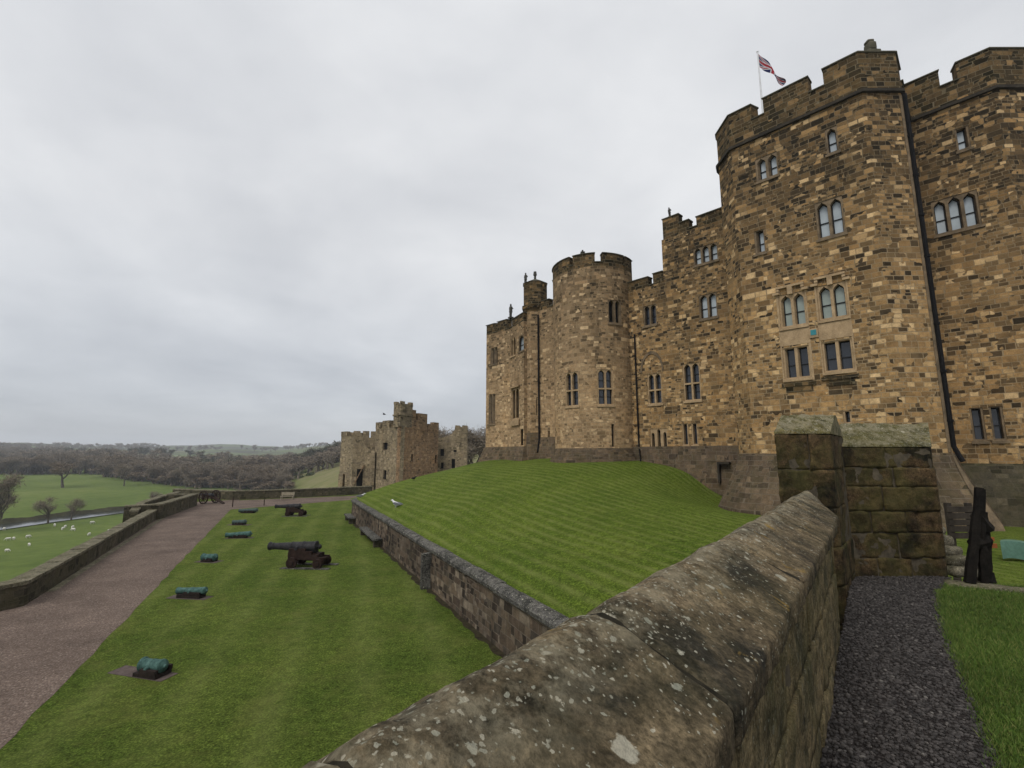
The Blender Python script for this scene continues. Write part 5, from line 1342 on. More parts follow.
g1 = onz(310, 566.5, ZL); g2 = onz(296.5, 515.8, ZL)
garrison_gun((g1.x, g1.y, ZL), R(176), 'nearer black iron cannon on a stepped wooden carriage on the lawn').scale = (.94,) * 3
garrison_gun((g2.x, g2.y, ZL), R(183), 'farther black iron cannon on a wooden carriage near the far wall').scale = (.84,) * 3
# wheeled field gun on the gravel
fg = onz(209, 503.6, ZL); root = empty('field_gun', (fg.x, fg.y, ZL), R(160)); props(root, 'dark field gun with two large spoked wheels at the end of the gravel walk', 'field gun')
mb = MB(); lathe(mb, [(x * .78, r * .62) for x, r in GUNP]); bo_ = mb.build('barrel', M['gun'], root, smooth=True, angle=35); bo_.location = (-.2, 0, .95)
for sg in (-1, 1):
    mb = MB(); n = 24; r_ = .72
    for k in range(n):
        a0, a1 = 2 * math.pi * k / n, 2 * math.pi * (k + 1) / n
        P0, P1 = Vector((math.cos(a0), 0, math.sin(a0))), Vector((math.cos(a1), 0, math.sin(a1)))
        for ra, rb in ((r_, r_), (r_ - .09, r_ - .09)): pass
        q = lambda P, r, y: Vector((P.x * r, y, P.z * r))
        mb.face([q(P0, r_, -.05), q(P1, r_, -.05), q(P1, r_, .05), q(P0, r_, .05)]); mb.face([q(P0, r_ - .1, .05), q(P1, r_ - .1, .05), q(P1, r_ - .1, -.05), q(P0, r_ - .1, -.05)])
        for y in (-.05, .05): mb.face([q(P0, r_ - .1, y), q(P1, r_ - .1, y), q(P1, r_, y), q(P0, r_, y)])
    for k in range(12):
        a = 2 * math.pi * k / 12; mb.tube([(.08 * math.cos(a), 0, .08 * math.sin(a)), ((r_ - .09) * math.cos(a), 0, (r_ - .09) * math.sin(a))], .045, 6)
    mb.tube([(0, -.12, 0), (0, .12, 0)], .1, 10); wo_ = mb.build('wheel', M['gunwood'], root); wo_.location = (0, sg * .72, r_)
mb = MB(); mb.tube([(0, -.74, .72), (0, .74, .72)], .06, 8); mb.build('axle', M['gunwood'], root)
mb = MB()
for sg in (-1, 1): mb.tube([(.35, sg * .17, .86), (-.3, sg * .17, .80), (-2.2, sg * .09, .10)], [.08, .10, .07], 6)
mb.tube([(-2.0, -.13, .16), (-2.0, .13, .16)], .06, 6); mb.build('trail', M['gunwood'], root)
# bronze barrels and mortars on timber beds
def bronze(loc, rz, L_, r_, mat, label, bed=(.9, .3), patch=None, taper=.7, cat='cannon barrel', hb=.22):
    hb *= .68
    root = empty('cannon_barrel', loc, rz); props(root, label, cat, 'small bronze guns laid out on the lawn')
    pr_ = [(-L_ * .5 - r_ * .7, 0), (-L_ * .5 - r_ * .65, r_ * .25), (-L_ * .5 - r_ * .4, r_ * .3), (-L_ * .5 - r_ * .25, r_ * .6), (-L_ * .5, r_), (-L_ * .42, r_ * 1.02), (-L_ * .41, r_ * .94), (-L_ * .05, r_ * .88), (-L_ * .045, r_ * .95), (0, r_ * .95), (.005, r_ * .84),
           (L_ * .42, r_ * taper), (L_ * .425, r_ * (taper + .1)), (L_ * .46, r_ * (taper + .08)), (L_ * .5, r_ * (taper + .2)), (L_ * .5, r_ * .45), (L_ * .2, r_ * .42)]
    mb = MB(); lathe(mb, pr_, 18); o = mb.build('barrel', M[mat], root, smooth=True, angle=35); o.location = (0, 0, hb + r_ * .86); o.rotation_euler = (0, R(2), 0)
    mb = MB(); mb.tube([(-.02, -r_ * 1.5, hb + r_ * .8), (-.02, r_ * 1.5, hb + r_ * .8)], r_ * .28, 10); mb.build('trunnion', M[mat], root)
    mb = MB(); bl, bw_ = bed; mb.box((-bl / 2, -bw_ / 2, .01), (bl / 2, bw_ / 2, hb)); mb.box((-bl / 2, -bw_ / 2 - .02, hb + .001), (bl * .2, -bw_ / 2 + .07, hb + r_ * .7)); mb.box((-bl / 2, bw_ / 2 - .07, hb + .001), (bl * .2, bw_ / 2 + .02, hb + r_ * .7)); mb.build('bed', M['slab'], root)
    if patch:
        mb = MB(); px0, px1, py0, py1 = patch; n = 10
        mb.box((px0, py0, 0.002), (px1, py1, .012)); mb.build('base_slab', M['patch'], root)
    return root
M['patch'] = plain_mat('bare_earth_slab', (.06, .045, .04), (.115, .09, .08), 4, .95, .4, .01)
def gl_(u, v): q = onz(u, v, ZL); return (q.x, q.y, ZL)
bronze(gl_(152, 675), R(165), .62, .15, 'bronze', 'nearest squat green bronze mortar on a dark bed with a bare slab beside it', (.70, .42), (-.55, 1.15, -.22, .22), .9, 'mortar', .14)
bronze(gl_(191, 597.5), R(172), 1.15, .13, 'bronze', 'green bronze gun barrel on a dark block, second from the near end of the row', (.95, .34), (-.75, .85, -.24, .24), .78, hb=.2)
bronze(gl_(209, 561.5), R(168), .72, .17, 'bronze', 'stubby green bronze mortar in the middle of the row beside the gravel walk', (.62, .42), (-.6, .6, -.3, .3), .9, 'mortar', .1)
bronze(gl_(238, 538), R(186), 1.5, .17, 'bronze', 'long green bronze barrel pointing at the gravel walk, beside a carriage cannon', (1.1, .34), (-.95, .75, -.25, .25), .7, hb=.12)
bronze(gl_(239, 524.8), R(175), 1.0, .17, 'greybronze', 'small dull grey gun barrel lying low on the lawn, second from the far end', (.9, .4), (-.9, .85, -.3, .3), .75, hb=.1)
bronze(gl_(248, 513), R(176), 1.7, .17, 'greybronze', 'dull grey gun barrel farthest along the row near the far wall', (1.2, .4), None, .75, hb=.14)
# pair of slim posts and a bench by the far wall
for (u, v, h, lab) in ((232.5, 507, 1.0, 'thin dark post at the corner of the lawn near the field gun'), (264, 505.5, .6, 'short dark post at the far lawn edge, right of the field gun')):
    q = onz(u, v, ZL); mb = MB(); mb.tube([(0, 0, 0), (0, 0, h), (0, 0, h + .06)], [.05, .045, .02], 7); o = mb.build('marker_post', M['gunwood']); o.location = q; props(o, lab, 'post')
q = onz(287, 500, ZL); root = empty('garden_bench', (q.x, q.y, ZL), R(5)); props(root, 'pale weathered wooden bench against the far low wall', 'bench')
M['palewood'] = plain_mat('pale_weathered_wood', (.20, .17, .12), (.32, .28, .21), 5, .85)
mb = MB(); mb.box((-.75, -.2, .42), (.75, .2, .47)); mb.build('seat', M['palewood'], root)
mb = MB(); mb.box((-.75, .17, .55), (.75, .21, .9)); mb.build('backrest', M['palewood'], root)
for x in (-.65, .65):
    mb = MB(); mb.box((x - .04, -.2, 0), (x + .04, -.12, .418)); mb.build('leg', M['palewood'], root)
    mb = MB(); mb.box((x - .04, .212, 0), (x + .04, .28, .9)); mb.build('leg', M['palewood'], root)

# ================================================================== GATEHOUSE in the distance
def block(root, pts, z0, mers, mat, windows=(), th_=.7, name='wall'):
    P_ = Path(pts); mb = MB(); zb = min(m_[2] for m_ in mers) ; wall_grid(mb, P_, 0, P_.L, z0, zb, [w['hole'] for w in windows])
    # back faces
    ss = P_.s
    mb.face([P_.at(0, z0, -th_), P_.at(0, zb, -th_), P_.at(0, zb, 0), P_.at(0, z0, 0)]); mb.face([P_.at(P_.L, z0, 0), P_.at(P_.L, zb, 0), P_.at(P_.L, zb, -th_), P_.at(P_.L, z0, -th_)])
    mb.build(name, mat, root); pb_ = MB()
    for a, b2, z in mers: path_slab(pb_, P_, max(0, a), min(P_.L, b2), zb + .002, max(z, zb + .02), -th_, .05)
    pb_.build('parapet', mat, root)
    for w in windows: make_window(root, P_, **w)
    return P_
GY = 75.0
def gp_(u, Y, v=470): q = ony(u, v, Y); return (q.x, q.y)
def gzz(v, Y): return ony(400, v, Y).z
gh = empty('gatehouse', (-17, 78, ZL)); props(gh, 'distant ruined-looking stone gatehouse with tall corner turret beyond the mound', 'gatehouse')
cA, cB, cC = gp_(374, 81), gp_(399.5, 75), gp_(437.6, 84)
PA = Path([cA, cB]); PB = Path([cB, cC])
def mer_u(P_, spec, v=440): return [(sx(P_, a, v) if a else 0, sx(P_, b2, v) if b2 < 999 else P_.L, z) for a, b2, z in spec]
za_ = gzz(421.5, 78.5); zac = gzz(427.5, 78.5)
wA = [dict(hole=winspec(PA, (382.5, 450), (387.5, 450), 442.5), n=1, arch='rect', glass='dark', bars=0, edge=.05, frame='gate'), dict(hole=winspec(PA, (382.5, 480), (386, 480), 470), n=1, arch='rect', glass='dark', bars=0, edge=.05, frame='gate')]
block(gh, [cA, cB], ZL - 1, [(0, sx(PA, 380, 440), za_), (sx(PA, 380, 440), sx(PA, 382, 440), zac), (sx(PA, 382, 440), sx(PA, 389, 440), za_ + .15), (sx(PA, 389, 440), PA.L, zac)], M['gate'], wA)
zb1, zb2, zb3, zbc = gzz(409.5, 77), gzz(413.2, 79), gzz(422, 82), gzz(431, 82)
wB = [dict(hole=winspec(PB, (411, 461.5), (413.2, 461.5), 454), n=1, arch='rect', glass='dark', bars=0, edge=.05, frame='gate_red'), dict(hole=winspec(PB, (434.8, 463), (437.0, 463), 455), n=1, arch='rect', glass='dark', bars=0, edge=.05, frame='gate_red')]
block(gh, [cB, cC], ZL - 1, [(0, sx(PB, 411, 440), gzz(415, 77)), (sx(PB, 411, 440), sx(PB, 415, 440), zb1), (sx(PB, 415, 440), sx(PB, 417.5, 440), gzz(420, 79)), (sx(PB, 417.5, 440), sx(PB, 426.5, 440), zb2), (sx(PB, 426.5, 440), sx(PB, 429, 440), zbc), (sx(PB, 429, 440), sx(PB, 433, 440), gzz(424, 82)), (sx(PB, 433, 440), PB.L, zb3)], M['gate_red'], wB)
# corner turret
tu0, tu1 = gp_(391.5, 76.2), gp_(410.5, 77.3); zt0, zt1 = gzz(415, 75.5), gzz(404, 75.5); ztm = gzz(401.5, 75.5)
TP = Path([(tu0[0] + .8, tu0[1] + 3.0), tu0, (cB[0] - .1, cB[1] - .35), tu1, (tu1[0] - .6, tu1[1] + 3.0)])
mb = MB(); wall_grid(mb, TP, 0, TP.L, gzz(427, 76), zt1); 
for k in range(9):
    a, b2 = TP.L * k / 9, TP.L * (k + 1) / 9
    path_slab(mb, TP, a, b2, zt1, zt1 + .05 if k % 2 else ztm, -.5, .05)
path_slab(mb, TP, 0, TP.L, zt0 - .12, zt0 + .12, -.2, .14); mb.build('turret', M['gate'], gh)
mb = MB(); rz0 = gzz(431, 80); mb.face([(cA[0], cA[1], rz0), (cB[0], cB[1], rz0), (cC[0], cC[1], rz0), (cC[0] - 5, cC[1] + 6, rz0)]); mb.build('roof', M['cap'], gh)
for c in kids(gh): c.location = Vector(c.location) - gh.location
# barbican to the left
bb_ = empty('barbican', (-25, 82, ZL)); props(bb_, 'pale stone barbican with battlements and side turret, left of the distant gatehouse', 'barbican')
B0, B1, B2, B3 = gp_(339.5, 82), gp_(352, 79), gp_(363.5, 79.8), gp_(374.5, 80.2)
PBb = Path([(B0[0] + 2, B0[1] + 5), B0, B1, (B1[0] + .4, B1[1] + 1.6)])
zt_, zc_ = gzz(431.3, 80.5), gzz(436, 80.5); m_ = []
for k, (a, b2) in enumerate(((0, 3), (3, 4), (4, PBb.s[1] + .1 + 1.85), (PBb.s[1] + 1.95, PBb.L))): m_.append((a, b2, zt_ if k % 2 == 0 else zc_))
block(bb_, [tuple(p) for p in PBb.p], ZL - 2, m_, M['gate'])
mb = MB(); c__ = PBb.at(PBb.s[1] + .4, 0, .15)
for ua in (342.5, 349.0):
    q = gp_(ua, 80.4); mb.box((q[0] - .35, q[1] - .75, ZL - 2), (q[0] + .35, q[1] + .3, gzz(474, 80)))
mb.build('buttress', M['gate'], bb_)
PW = Path([B1, B2, B3])
prof_u = [(352, 431.5), (354.5, 436), (357.5, 431.0), (360, 433), (363.5, 444), (368, 449), (374.5, 451.5)]
mb = MB()
for (ua, va), (ub, vb_) in zip(prof_u, prof_u[1:]):
    sa_, sb_ = sx(PW, ua, 460) if ua > 352 else 0, sx(PW, ub, 460) if ub < 374 else PW.L
    ya, yb = PW.at(sa_, 0).y, PW.at(sb_, 0).y; z1, z2 = gzz(va, ya), gzz(vb_, yb)
    A = [PW.at(sa_, ZL - 2, 0), PW.at(sb_, ZL - 2, 0), PW.at(sb_, z2, 0), PW.at(sa_, z1, 0)]; B = [PW.at(sa_, ZL - 2, -.8), PW.at(sb_, ZL - 2, -.8), PW.at(sb_, z2, -.8), PW.at(sa_, z1, -.8)]
    mb.face(A, [(sa_, ZL), (sb_, ZL), (sb_, z2), (sa_, z1)]); mb.face(B[::-1]); mb.face([A[3], A[2], B[2], B[3]])
mb.build('wall', M['gate'], bb_)
# back battlements seen over the sloping wall
mb = MB(); PBk = Path([gp_(352, 84), gp_(375, 84.5)])
for ua, ub, v in ((353, 359.5, 431), (359.5, 362.5, 437), (362.5, 368.5, 431), (368.5, 370.5, 437.5), (370.5, 375, 431.3)):
    path_slab(mb, PBk, sx(PBk, ua, 440) if ua > 352.5 else 0, sx(PBk, ub, 440) if ub < 374.9 else PBk.L, ZL, gzz(v, 84.2), -.6, 0)
mb.build('rear_parapet', M['gate'], bb_)
d_ = PW.hit(359.5, 480)[0]
mb = MB(); path_slab(mb, PW, sx(PW, 356.5, 480), sx(PW, 362.5, 480), ZL - 1, gzz(469, 79.5), .0, .03); mb.build('doorway', M['dark'], bb_)
mb = MB()
q0, q1 = sx(PW, 354.8, 480), sx(PW, 363.2, 480); zq0, zq1 = gzz(483, 79.5), gzz(466, 79.5)
A = [PW.at(q0, zq0, .35), PW.at(q1, zq1, .35), PW.at(q1, zq1 + .3, .35), PW.at(q0, zq0 + .3, .35)]; B = [PW.at(q0, zq0, 0), PW.at(q1, zq1, 0), PW.at(q1, zq1 + .3, 0), PW.at(q0, zq0 + .3, 0)]
mb.face(A); mb.face([A[3], A[2], B[2], B[3]]); mb.face([A[0], A[3], B[3], B[0]]); mb.face([B[0], B[1], A[1], A[0]]); mb.build('stair', M['gate_red'], bb_)
for c in kids(bb_): c.location = Vector(c.location) - bb_.location
# curtain wall with end tower, right of the gatehouse
cw = empty('ruined_tower', (-8, 88, ZL)); props(cw, 'broken stone curtain wall ending in a small square tower, right of the distant gatehouse', 'ruin')
D0, D1, D2 = gp_(436, 87), gp_(454.5, 86), gp_(466.5, 86.5); PC = Path([D0, D1, D2]); mb = MB()
spec = [(436, 437), (440, 438), (445, 436.5), (450, 435), (454, 430.5), (454.5, 425.3), (459, 425.5), (459.4, 426.8), (461.5, 426.8), (462, 425.2), (466.4, 425.5)]
for (ua, va), (ub, vb_) in zip(spec, spec[1:]):
    sa_ = sx(PC, ua, 460) if ua > 436.5 else 0; sb_ = sx(PC, ub, 460) if ub < 466 else PC.L
    A = [PC.at(sa_, ZL - 2, 0), PC.at(sb_, ZL - 2, 0), PC.at(sb_, gzz(vb_, 86.2), 0), PC.at(sa_, gzz(va, 86.2), 0)]; B = [p + Vector((0, 1.4, 0)) for p in A]
    mb.face(A, [(sa_, A[0].z), (sb_, A[1].z), (sb_, A[2].z), (sa_, A[3].z)]); mb.face(B[::-1]); mb.face([A[3], A[2], B[2], B[3]])
    if ub > 466: mb.face([A[1], B[1], B[2], A[2]])
mb.build('wall', M['gate'], cw)
for (u0, u1, v0, v1) in ((440.5, 444, 456, 449), (441, 443.5, 468.5, 462.5), (451.5, 455, 468, 459), (453.5, 456.5, 452, 450)):
    mb = MB(); path_slab(mb, PC, sx(PC, u0, v0), sx(PC, u1, v0), gzz(v0, 86.2), gzz(v1, 86.2), .0, .03); mb.build('window', M['dark'], cw)
for c in kids(cw): c.location = Vector(c.location) - cw.location

# ================================================================== TREES
M['bark'] = plain_mat('winter_bark', (.055, .046, .037), (.12, .10, .08), 1.5, .95)
def twig_mat(name, c1, c2):
    m, nt, b = new_mat(name); geo = nd(nt, 'ShaderNodeNewGeometry')
    set_in(nt, b, Base_Color=ramp(nt, geo.outputs['Random Per Island'], [(0, c1), (1, c2)]), Roughness=.95); b.inputs['Specular IOR Level'].default_value = .05; return m
M['twig'] = twig_mat('winter_twigs', (.095, .080, .060), (.26, .21, .155))
M['twig_red'] = twig_mat('reddish_winter_twigs', (.09, .072, .053), (.235, .18, .125))
M['evergreen'] = twig_mat('dark_evergreen_leaves', (.045, .048, .030), (.10, .095, .055))
M['bushgreen'] = twig_mat('bush_leaves', (.025, .045, .012), (.06, .095, .028))
def branch_tree(seed, H, spread, nt_, twigs, thick=.03, twl=.9, tww=.05, trunk_h=.28):
    rnd = random.Random(seed); mb = MB(); tips = []; allb = []
    def grow(p, d, L_, r, depth):
        n = 3; pts = [p]; dd = d.copy()
        for k in range(n):
            js = .05 if depth == 0 else .15; dd = (dd + Vector((rnd.gauss(0, js), rnd.gauss(0, js), rnd.gauss(.07, .10)))).normalized(); pts.append(pts[-1] + dd * L_ / n)
        mb.tube(pts, [r * (1 - .4 * k / n) for k in range(n + 1)], 5 if depth < 2 else 3, caps=False)
        if depth >= 2: allb.append(pts)
        if depth >= nt_: tips.append((pts, dd)); return
        nb = rnd.choice((3, 4)) if depth == 0 else rnd.choice((2, 3, 3))
        for q in range(nb):
            f = 1.0 if q == 0 else rnd.uniform(.45, 1.0); i = min(n - 1, int(f * n)); base_ = pts[i].lerp(pts[i + 1], f * n - i) if f < 1 else pts[-1]
            a = rnd.uniform(0, 6.283); tilt = rnd.uniform(.35, .95) * spread
            side = Vector((math.cos(a), math.sin(a), 0)); nd_ = (dd * math.cos(tilt) + side * math.sin(tilt)).normalized()
            grow(base_, nd_, L_ * rnd.uniform(.62, .82), r * .58, depth + 1)
    grow(Vector((0, 0, -.3)), Vector((0, 0, 1)), H * trunk_h + .3, H * thick, 0)
    zmax = max(p.z for pts, _ in tips for p in pts); k = H / zmax * .96
    mb.v = [(x * k, y * k, z * k if z > 0 else z) for x, y, z in mb.v]
    V_, F_ = [], []
    for _ in range(twigs):
        pts = rnd.choice(tips)[0] if rnd.random() < .6 else rnd.choice(allb); p = pts[rnd.randrange(1, len(pts))] * k
        p = p + Vector((rnd.gauss(0, .045 * H), rnd.gauss(0, .045 * H), rnd.gauss(0, .04 * H)))
        d = Vector((rnd.gauss(0, 1), rnd.gauss(0, 1), rnd.gauss(.3, .8))).normalized(); l = twl * rnd.uniform(.5, 1.4); sd_ = d.cross(Vector((rnd.random() - .5, rnd.random() - .5, rnd.random() - .5))).normalized() * tww * rnd.uniform(.6, 1.5)
        b0 = len(V_); V_ += [tuple(p - sd_), tuple(p + sd_), tuple(p + d * l)]; F_.append((b0, b0 + 1, b0 + 2))
    return mb, V_, F_
def make_tree(name, seed, H, spread, depth, twigs, twm='twig', **kw):
    mb, V_, F_ = branch_tree(seed, H, spread, depth, twigs, **kw)
    root = empty(name, (0, 0, 0)); mb.build('trunk', M['bark'], root); o = mesh_obj('crown', V_, F_, M[twm]); o.parent = root; return root
def place_tree(src, loc, h, label, group=None, first=False, rz=0.0, wide=1.0):
    t = src if first else copy_tree(src); t.location = loc; t.scale = (h * wide / 10, h * wide / 10, h / 10); t.rotation_euler = (0, 0, rz)
    return props(t, label, 'tree', group)
T_oak = make_tree('bare_tree', 3, 10, .85, 4, 2600, twl=.8, tww=.035, thick=.017, trunk_h=.17)
T_slim = make_tree('bare_tree', 11, 10, .62, 4, 2400, twl=.8, tww=.035, thick=.016, trunk_h=.2)
T_red = make_tree('bare_tree', 23, 10, 1.0, 4, 3600, 'twig_red', twl=.9, tww=.05, thick=.017, trunk_h=.13)
T_dense = make_tree('bare_tree', 31, 10, .75, 4, 3400, twl=.85, tww=.045, thick=.016, trunk_h=.14)
def tree_px(src, u, vb, vt, label, group=None, first=False, wide=1.0, dist=None):
    q = onv(u, vb) if dist is None else None
    if q is None:
        d = ray(u, vb); q = Vector((d.x / d.y * dist, dist, 0)); q.z = gzv(q.x, q.y)
    top_ = ony(u, vt, q.y).z
    return place_tree(src, (q.x, q.y, q.z), max(1.5, top_ - q.z), label, group, first, random.uniform(0, 6), wide)
random.seed(77)
tree_px(T_red, 63, 487.5, 462, 'rounded reddish-brown bare oak standing alone in the far meadow', first=True, wide=1.25)
tree_px(T_slim, 124, 486, 463, 'greyish bare tree at the edge of the far wood, right of the lone oak', first=True, wide=1.2)
tree_px(T_oak, 48, 523.5, 497, 'twisted bare tree on the near river bank', first=True, wide=1.15)
tree_px(T_oak, 71, 520, 498, 'leaning bare riverside tree just right of the twisted one', wide=1.05)
tree_px(T_dense, -6, 533, 474, 'large bare tree cut off by the left edge beside the river', first=True, wide=.9)
tree_px(T_slim, 153, 508.5, 491, 'small spindly bare tree at the river bend behind the bastion wall', wide=1.1)
tree_px(T_slim, 185, 490, 478, 'small bare tree in the meadow above the far wall')
tree_px(T_oak, 236, 496, 488, 'scrubby low bare tree just beyond the far wall', wide=1.6)
# trees behind the gatehouse
for u, vt, Y, src in ((447, 428, 118, T_slim), (441, 431, 125, T_dense), (474, 428, 112, T_dense), (481, 426, 116, T_slim), (469, 430, 120, T_slim), (486, 430, 122, T_dense), (452, 430, 130, T_dense)):
    d = ray(u, 470); q = Vector((d.x / d.y * Y, Y, -4.0)); tp_ = ony(u, vt, Y).z
    place_tree(src, q, tp_ - q.z, 'bare grey tree rising behind the ruined curtain wall', 'bare trees behind the ruined wall', rz=random.uniform(0, 6), wide=1.15)
for u, v, h in ((296, 475, 2.6), (305, 473, 2.2), (311, 475.5, 2.8), (300, 478, 1.8), (288, 472.5, 2.0)):
    q = onv(u, v)
    if q is None: continue
    sc_k = q.length / 468
    V_, F_ = [], []; rnd = random.Random(int(u)); w = 4.5 * sc_k; hh_ = 3.2 * sc_k
    for _ in range(500):
        a = rnd.uniform(0, 6.28); r_ = math.sqrt(rnd.random()) * w; zz_ = rnd.random() * hh_ * (1 - (r_ / w) ** 2 * .8); p = Vector((r_ * math.cos(a), r_ * math.sin(a), zz_)); d = Vector((rnd.gauss(0, 1), rnd.gauss(0, 1), rnd.gauss(0, 1))).normalized() * .5 * sc_k; e = d.cross(Vector((.3, .5, .8))).normalized() * .35 * sc_k
        b0 = len(V_); V_ += [tuple(p - e), tuple(p + e), tuple(p + d)]; F_.append((b0, b0 + 1, b0 + 2))
    o = mesh_obj('gorse_bush', V_, F_, M['bushgreen']); o.location = q; props(o, 'green bush growing on the pale rough hillside left of the barbican', 'bush', 'bushes on the rough hillside')
# woods: front rows are trees of their own, the mass behind is one object
srcs = [T_dense, T_slim, T_red, T_oak]
def wood_row(u0, u1, n, vb0, vb1, vh, label, group, jitter=2.0):
    for k in range(n):
        f = (k + random.random() * .8) / n; u = u0 + (u1 - u0) * f; vb = vb0 + (vb1 - vb0) * f + random.uniform(-jitter, jitter)
        q = onv(u, vb)
        if q is None: continue
        hgt = vh * random.uniform(.8, 1.25); top_ = ony(u, vb - hgt, q.y).z
        place_tree(random.choice(srcs), q, top_ - q.z, label, group, rz=random.uniform(0, 6), wide=random.uniform(1.2, 1.7))
wood_row(-10, 110, 26, 474, 474, 17, 'bare tree in the wood edge along the top of the far meadow', 'trees along the far meadow', 1.0)
wood_row(105, 200, 26, 476, 487, 17, 'bare brown tree in the valley wood above the river bend', 'trees of the valley wood', 2.0)
wood_row(185, 285, 34, 484, 490, 18, 'bare grey-brown tree at the foot of the hill wood beyond the far wall', 'trees at the foot of the hill wood', 2.5)
wood_row(150, 300, 34, 474, 478, 14, 'bare tree on the upper slope of the hill wood beyond the far wall', 'trees on the upper hill wood', 2.5)
wood_row(268, 345, 16, 466, 461, 10, 'bare tree on the crest of the rough hillside by the barbican', 'trees on the hillside crest', 1.5)
# far woodland mass (and the scrub under the front rows)
def low_tree(seed):
    mb, V_, F_ = branch_tree(seed, 10, .8, 3, 520, twl=1.6, tww=.16, thick=.018, trunk_h=.10)
    fs = [tuple(f) for f in mb.f]; vs = list(mb.v); b0 = len(vs); return np.array(vs + V_), fs + [tuple(i + b0 for i in f) for f in F_]
lows = [low_tree(s_) for s_ in (101, 102, 103, 104)]
def wood_mass(name, label, spots, mat):
    VV, FF = [], []; off = 0
    for x, y, h, w, k in spots:
        vs, fs = lows[k]; a = random.uniform(0, 6.28); ca, sa_ = math.cos(a), math.sin(a); z = gzv(x, y)
        sx_ = h * w / 10; v2 = np.stack([(vs[:, 0] * ca - vs[:, 1] * sa_) * sx_ + x, (vs[:, 0] * sa_ + vs[:, 1] * ca) * sx_ + y, vs[:, 2] * h / 10 + z], 1)
        VV.append(v2); FF += [tuple(i + off for i in f) for f in fs]; off += len(vs)
    V_ = np.concatenate(VV); o = mesh_obj(name, V_.tolist(), FF, mat); props(o, label, 'woodland', kind='stuff')
def scatter(n, u0, u1, y0, y1, h0, h1):
    out = []
    for _ in range(n):
        u = random.uniform(u0, u1); Y = math.exp(random.uniform(math.log(y0), math.log(y1))); d = ray(u, 460); out.append((d.x / d.y * Y, Y, random.uniform(h0, h1), random.uniform(1.1, 1.6), random.randrange(4)))
    return out
def scrub(n, u0, u1, vb0, vb1, jit):
    out = []
    for _ in range(n):
        f = random.random(); q = onv(u0 + (u1 - u0) * f, vb0 + (vb1 - vb0) * f + random.uniform(-jit, jit))
        if q is not None: out.append((q.x, q.y, q.length / 468 * random.uniform(4.5, 9), random.uniform(1.8, 2.8), random.randrange(4)))
    return out
wood_mass('scrub', 'low brown scrub and bramble under the front trees of the woods', scrub(70, -10, 108, 473, 473, 1.2) + scrub(110, 100, 205, 475, 487, 2.5) + scrub(130, 185, 290, 484, 490.5, 2.5) + scrub(50, 262, 345, 468, 461, 2), M['twig_red'])
wood_mass('far_woodland', 'brown winter woodland filling the valley behind the meadow', scatter(150, -40, 110, 560, 900, 12, 17) + scatter(110, 105, 290, 380, 640, 11, 16), M['twig'])
wood_mass('hill_woodland', 'dark winter wood on the low hills near the horizon', scatter(90, -40, 60, 900, 1500, 14, 20) + scatter(50, 60, 150, 1500, 1700, 14, 20) + scatter(70, 110, 350, 1500, 1900, 14, 18), M['twig_red'])
wood_mass('evergreen_woodland', 'dark evergreen plantation along the upper edge of the hill wood', scatter(120, 195, 345, 430, 640, 10, 15) + scatter(40, 20, 190, 700, 950, 12, 18), M['evergreen'])
wood_mass('crest_woodland', 'bare wood along the hillside crest behind the barbican', scatter(60, 255, 352, 300, 420, 8, 11), M['twig'])

# ================================================================== SHEEP, BIRDS
M['wool'] = plain_mat('sheep_wool', (.50, .48, .42), (.68, .66, .60), 6, .95, .5, .03)
M['sheepface'] = plain_mat('sheep_face', (.30, .27, .23), (.45, .42, .37), 6, .9)
def loft_body(rings, n=10):
    mb = MB(); R_ = []
    for (x, z, ry, rz_) in rings: R_.append([Vector((x, ry * math.cos(2 * math.pi * k / n), z + rz_ * math.sin(2 * math.pi * k / n))) for k in range(n)])
    for a, b2 in zip(R_, R_[1:]):
        for k in range(n): mb.face([a[k], a[(k + 1) % n], b2[(k + 1) % n], b2[k]])
    mb.face(R_[0][::-1]); mb.face(R_[-1]); return mb
def sheep_proto():
    mb = loft_body([(-.56, .62, .08, .10), (-.50, .62, .20, .22), (-.30, .60, .27, .29), (0, .58, .28, .29), (.28, .60, .25, .28), (.42, .62, .18, .23), (.55, .60, .12, .15), (.66, .50, .09, .11), (.74, .38, .075, .09), (.82, .26, .06, .075), (.88, .18, .045, .05), (.90, .16, .01, .02)], 12)
    for x in (-.38, .30):
        for y in (-.13, .13): mb.tube([(x, y, .48), (x + (.03 if x > 0 else -.05), y, .25), (x, y, .0)], [.085, .05, .04], 6)
    for sg in (-1, 1): mb.tube([(.70, sg * .07, .45), (.69, sg * .16, .43), (.68, sg * .2, .40)], [.03, .035, .01], 5)
    mb.tube([(-.55, 0, .62), (-.63, 0, .5), (-.64, 0, .38)], [.05, .05, .03], 6)
    return mb.build('sheep', M['wool'], None, smooth=True)
sheep = sheep_proto()
SP_ = [(7, 551), (8, 539.5), (13.5, 539), (28, 537), (29, 545), (54.5, 525.5), (62.5, 529), (65, 527), (72.5, 527.5), (73, 530), (92, 523), (89, 534.5), (95, 538.5), (104, 538), (109.5, 531), (133, 527.5), (4, 529.5)]
for k, (u, v) in enumerate(SP_):
    o = sheep if k == 0 else sheep.copy()
    if k: C.objects.link(o)
    q = onv(u, v + 1); o.location = q; o.rotation_euler = (0, 0, random.uniform(0, 6.28)); s_ = q.length / 468 * 3.0 / 1.3; o.scale = (s_,) * 3
    props(o, 'white sheep grazing on the green field below the low wall', 'sheep', 'sheep grazing in the valley field')
M['gull'] = plain_mat('gull_feathers', (.50, .50, .50), (.68, .68, .68), 12, .8, .1)
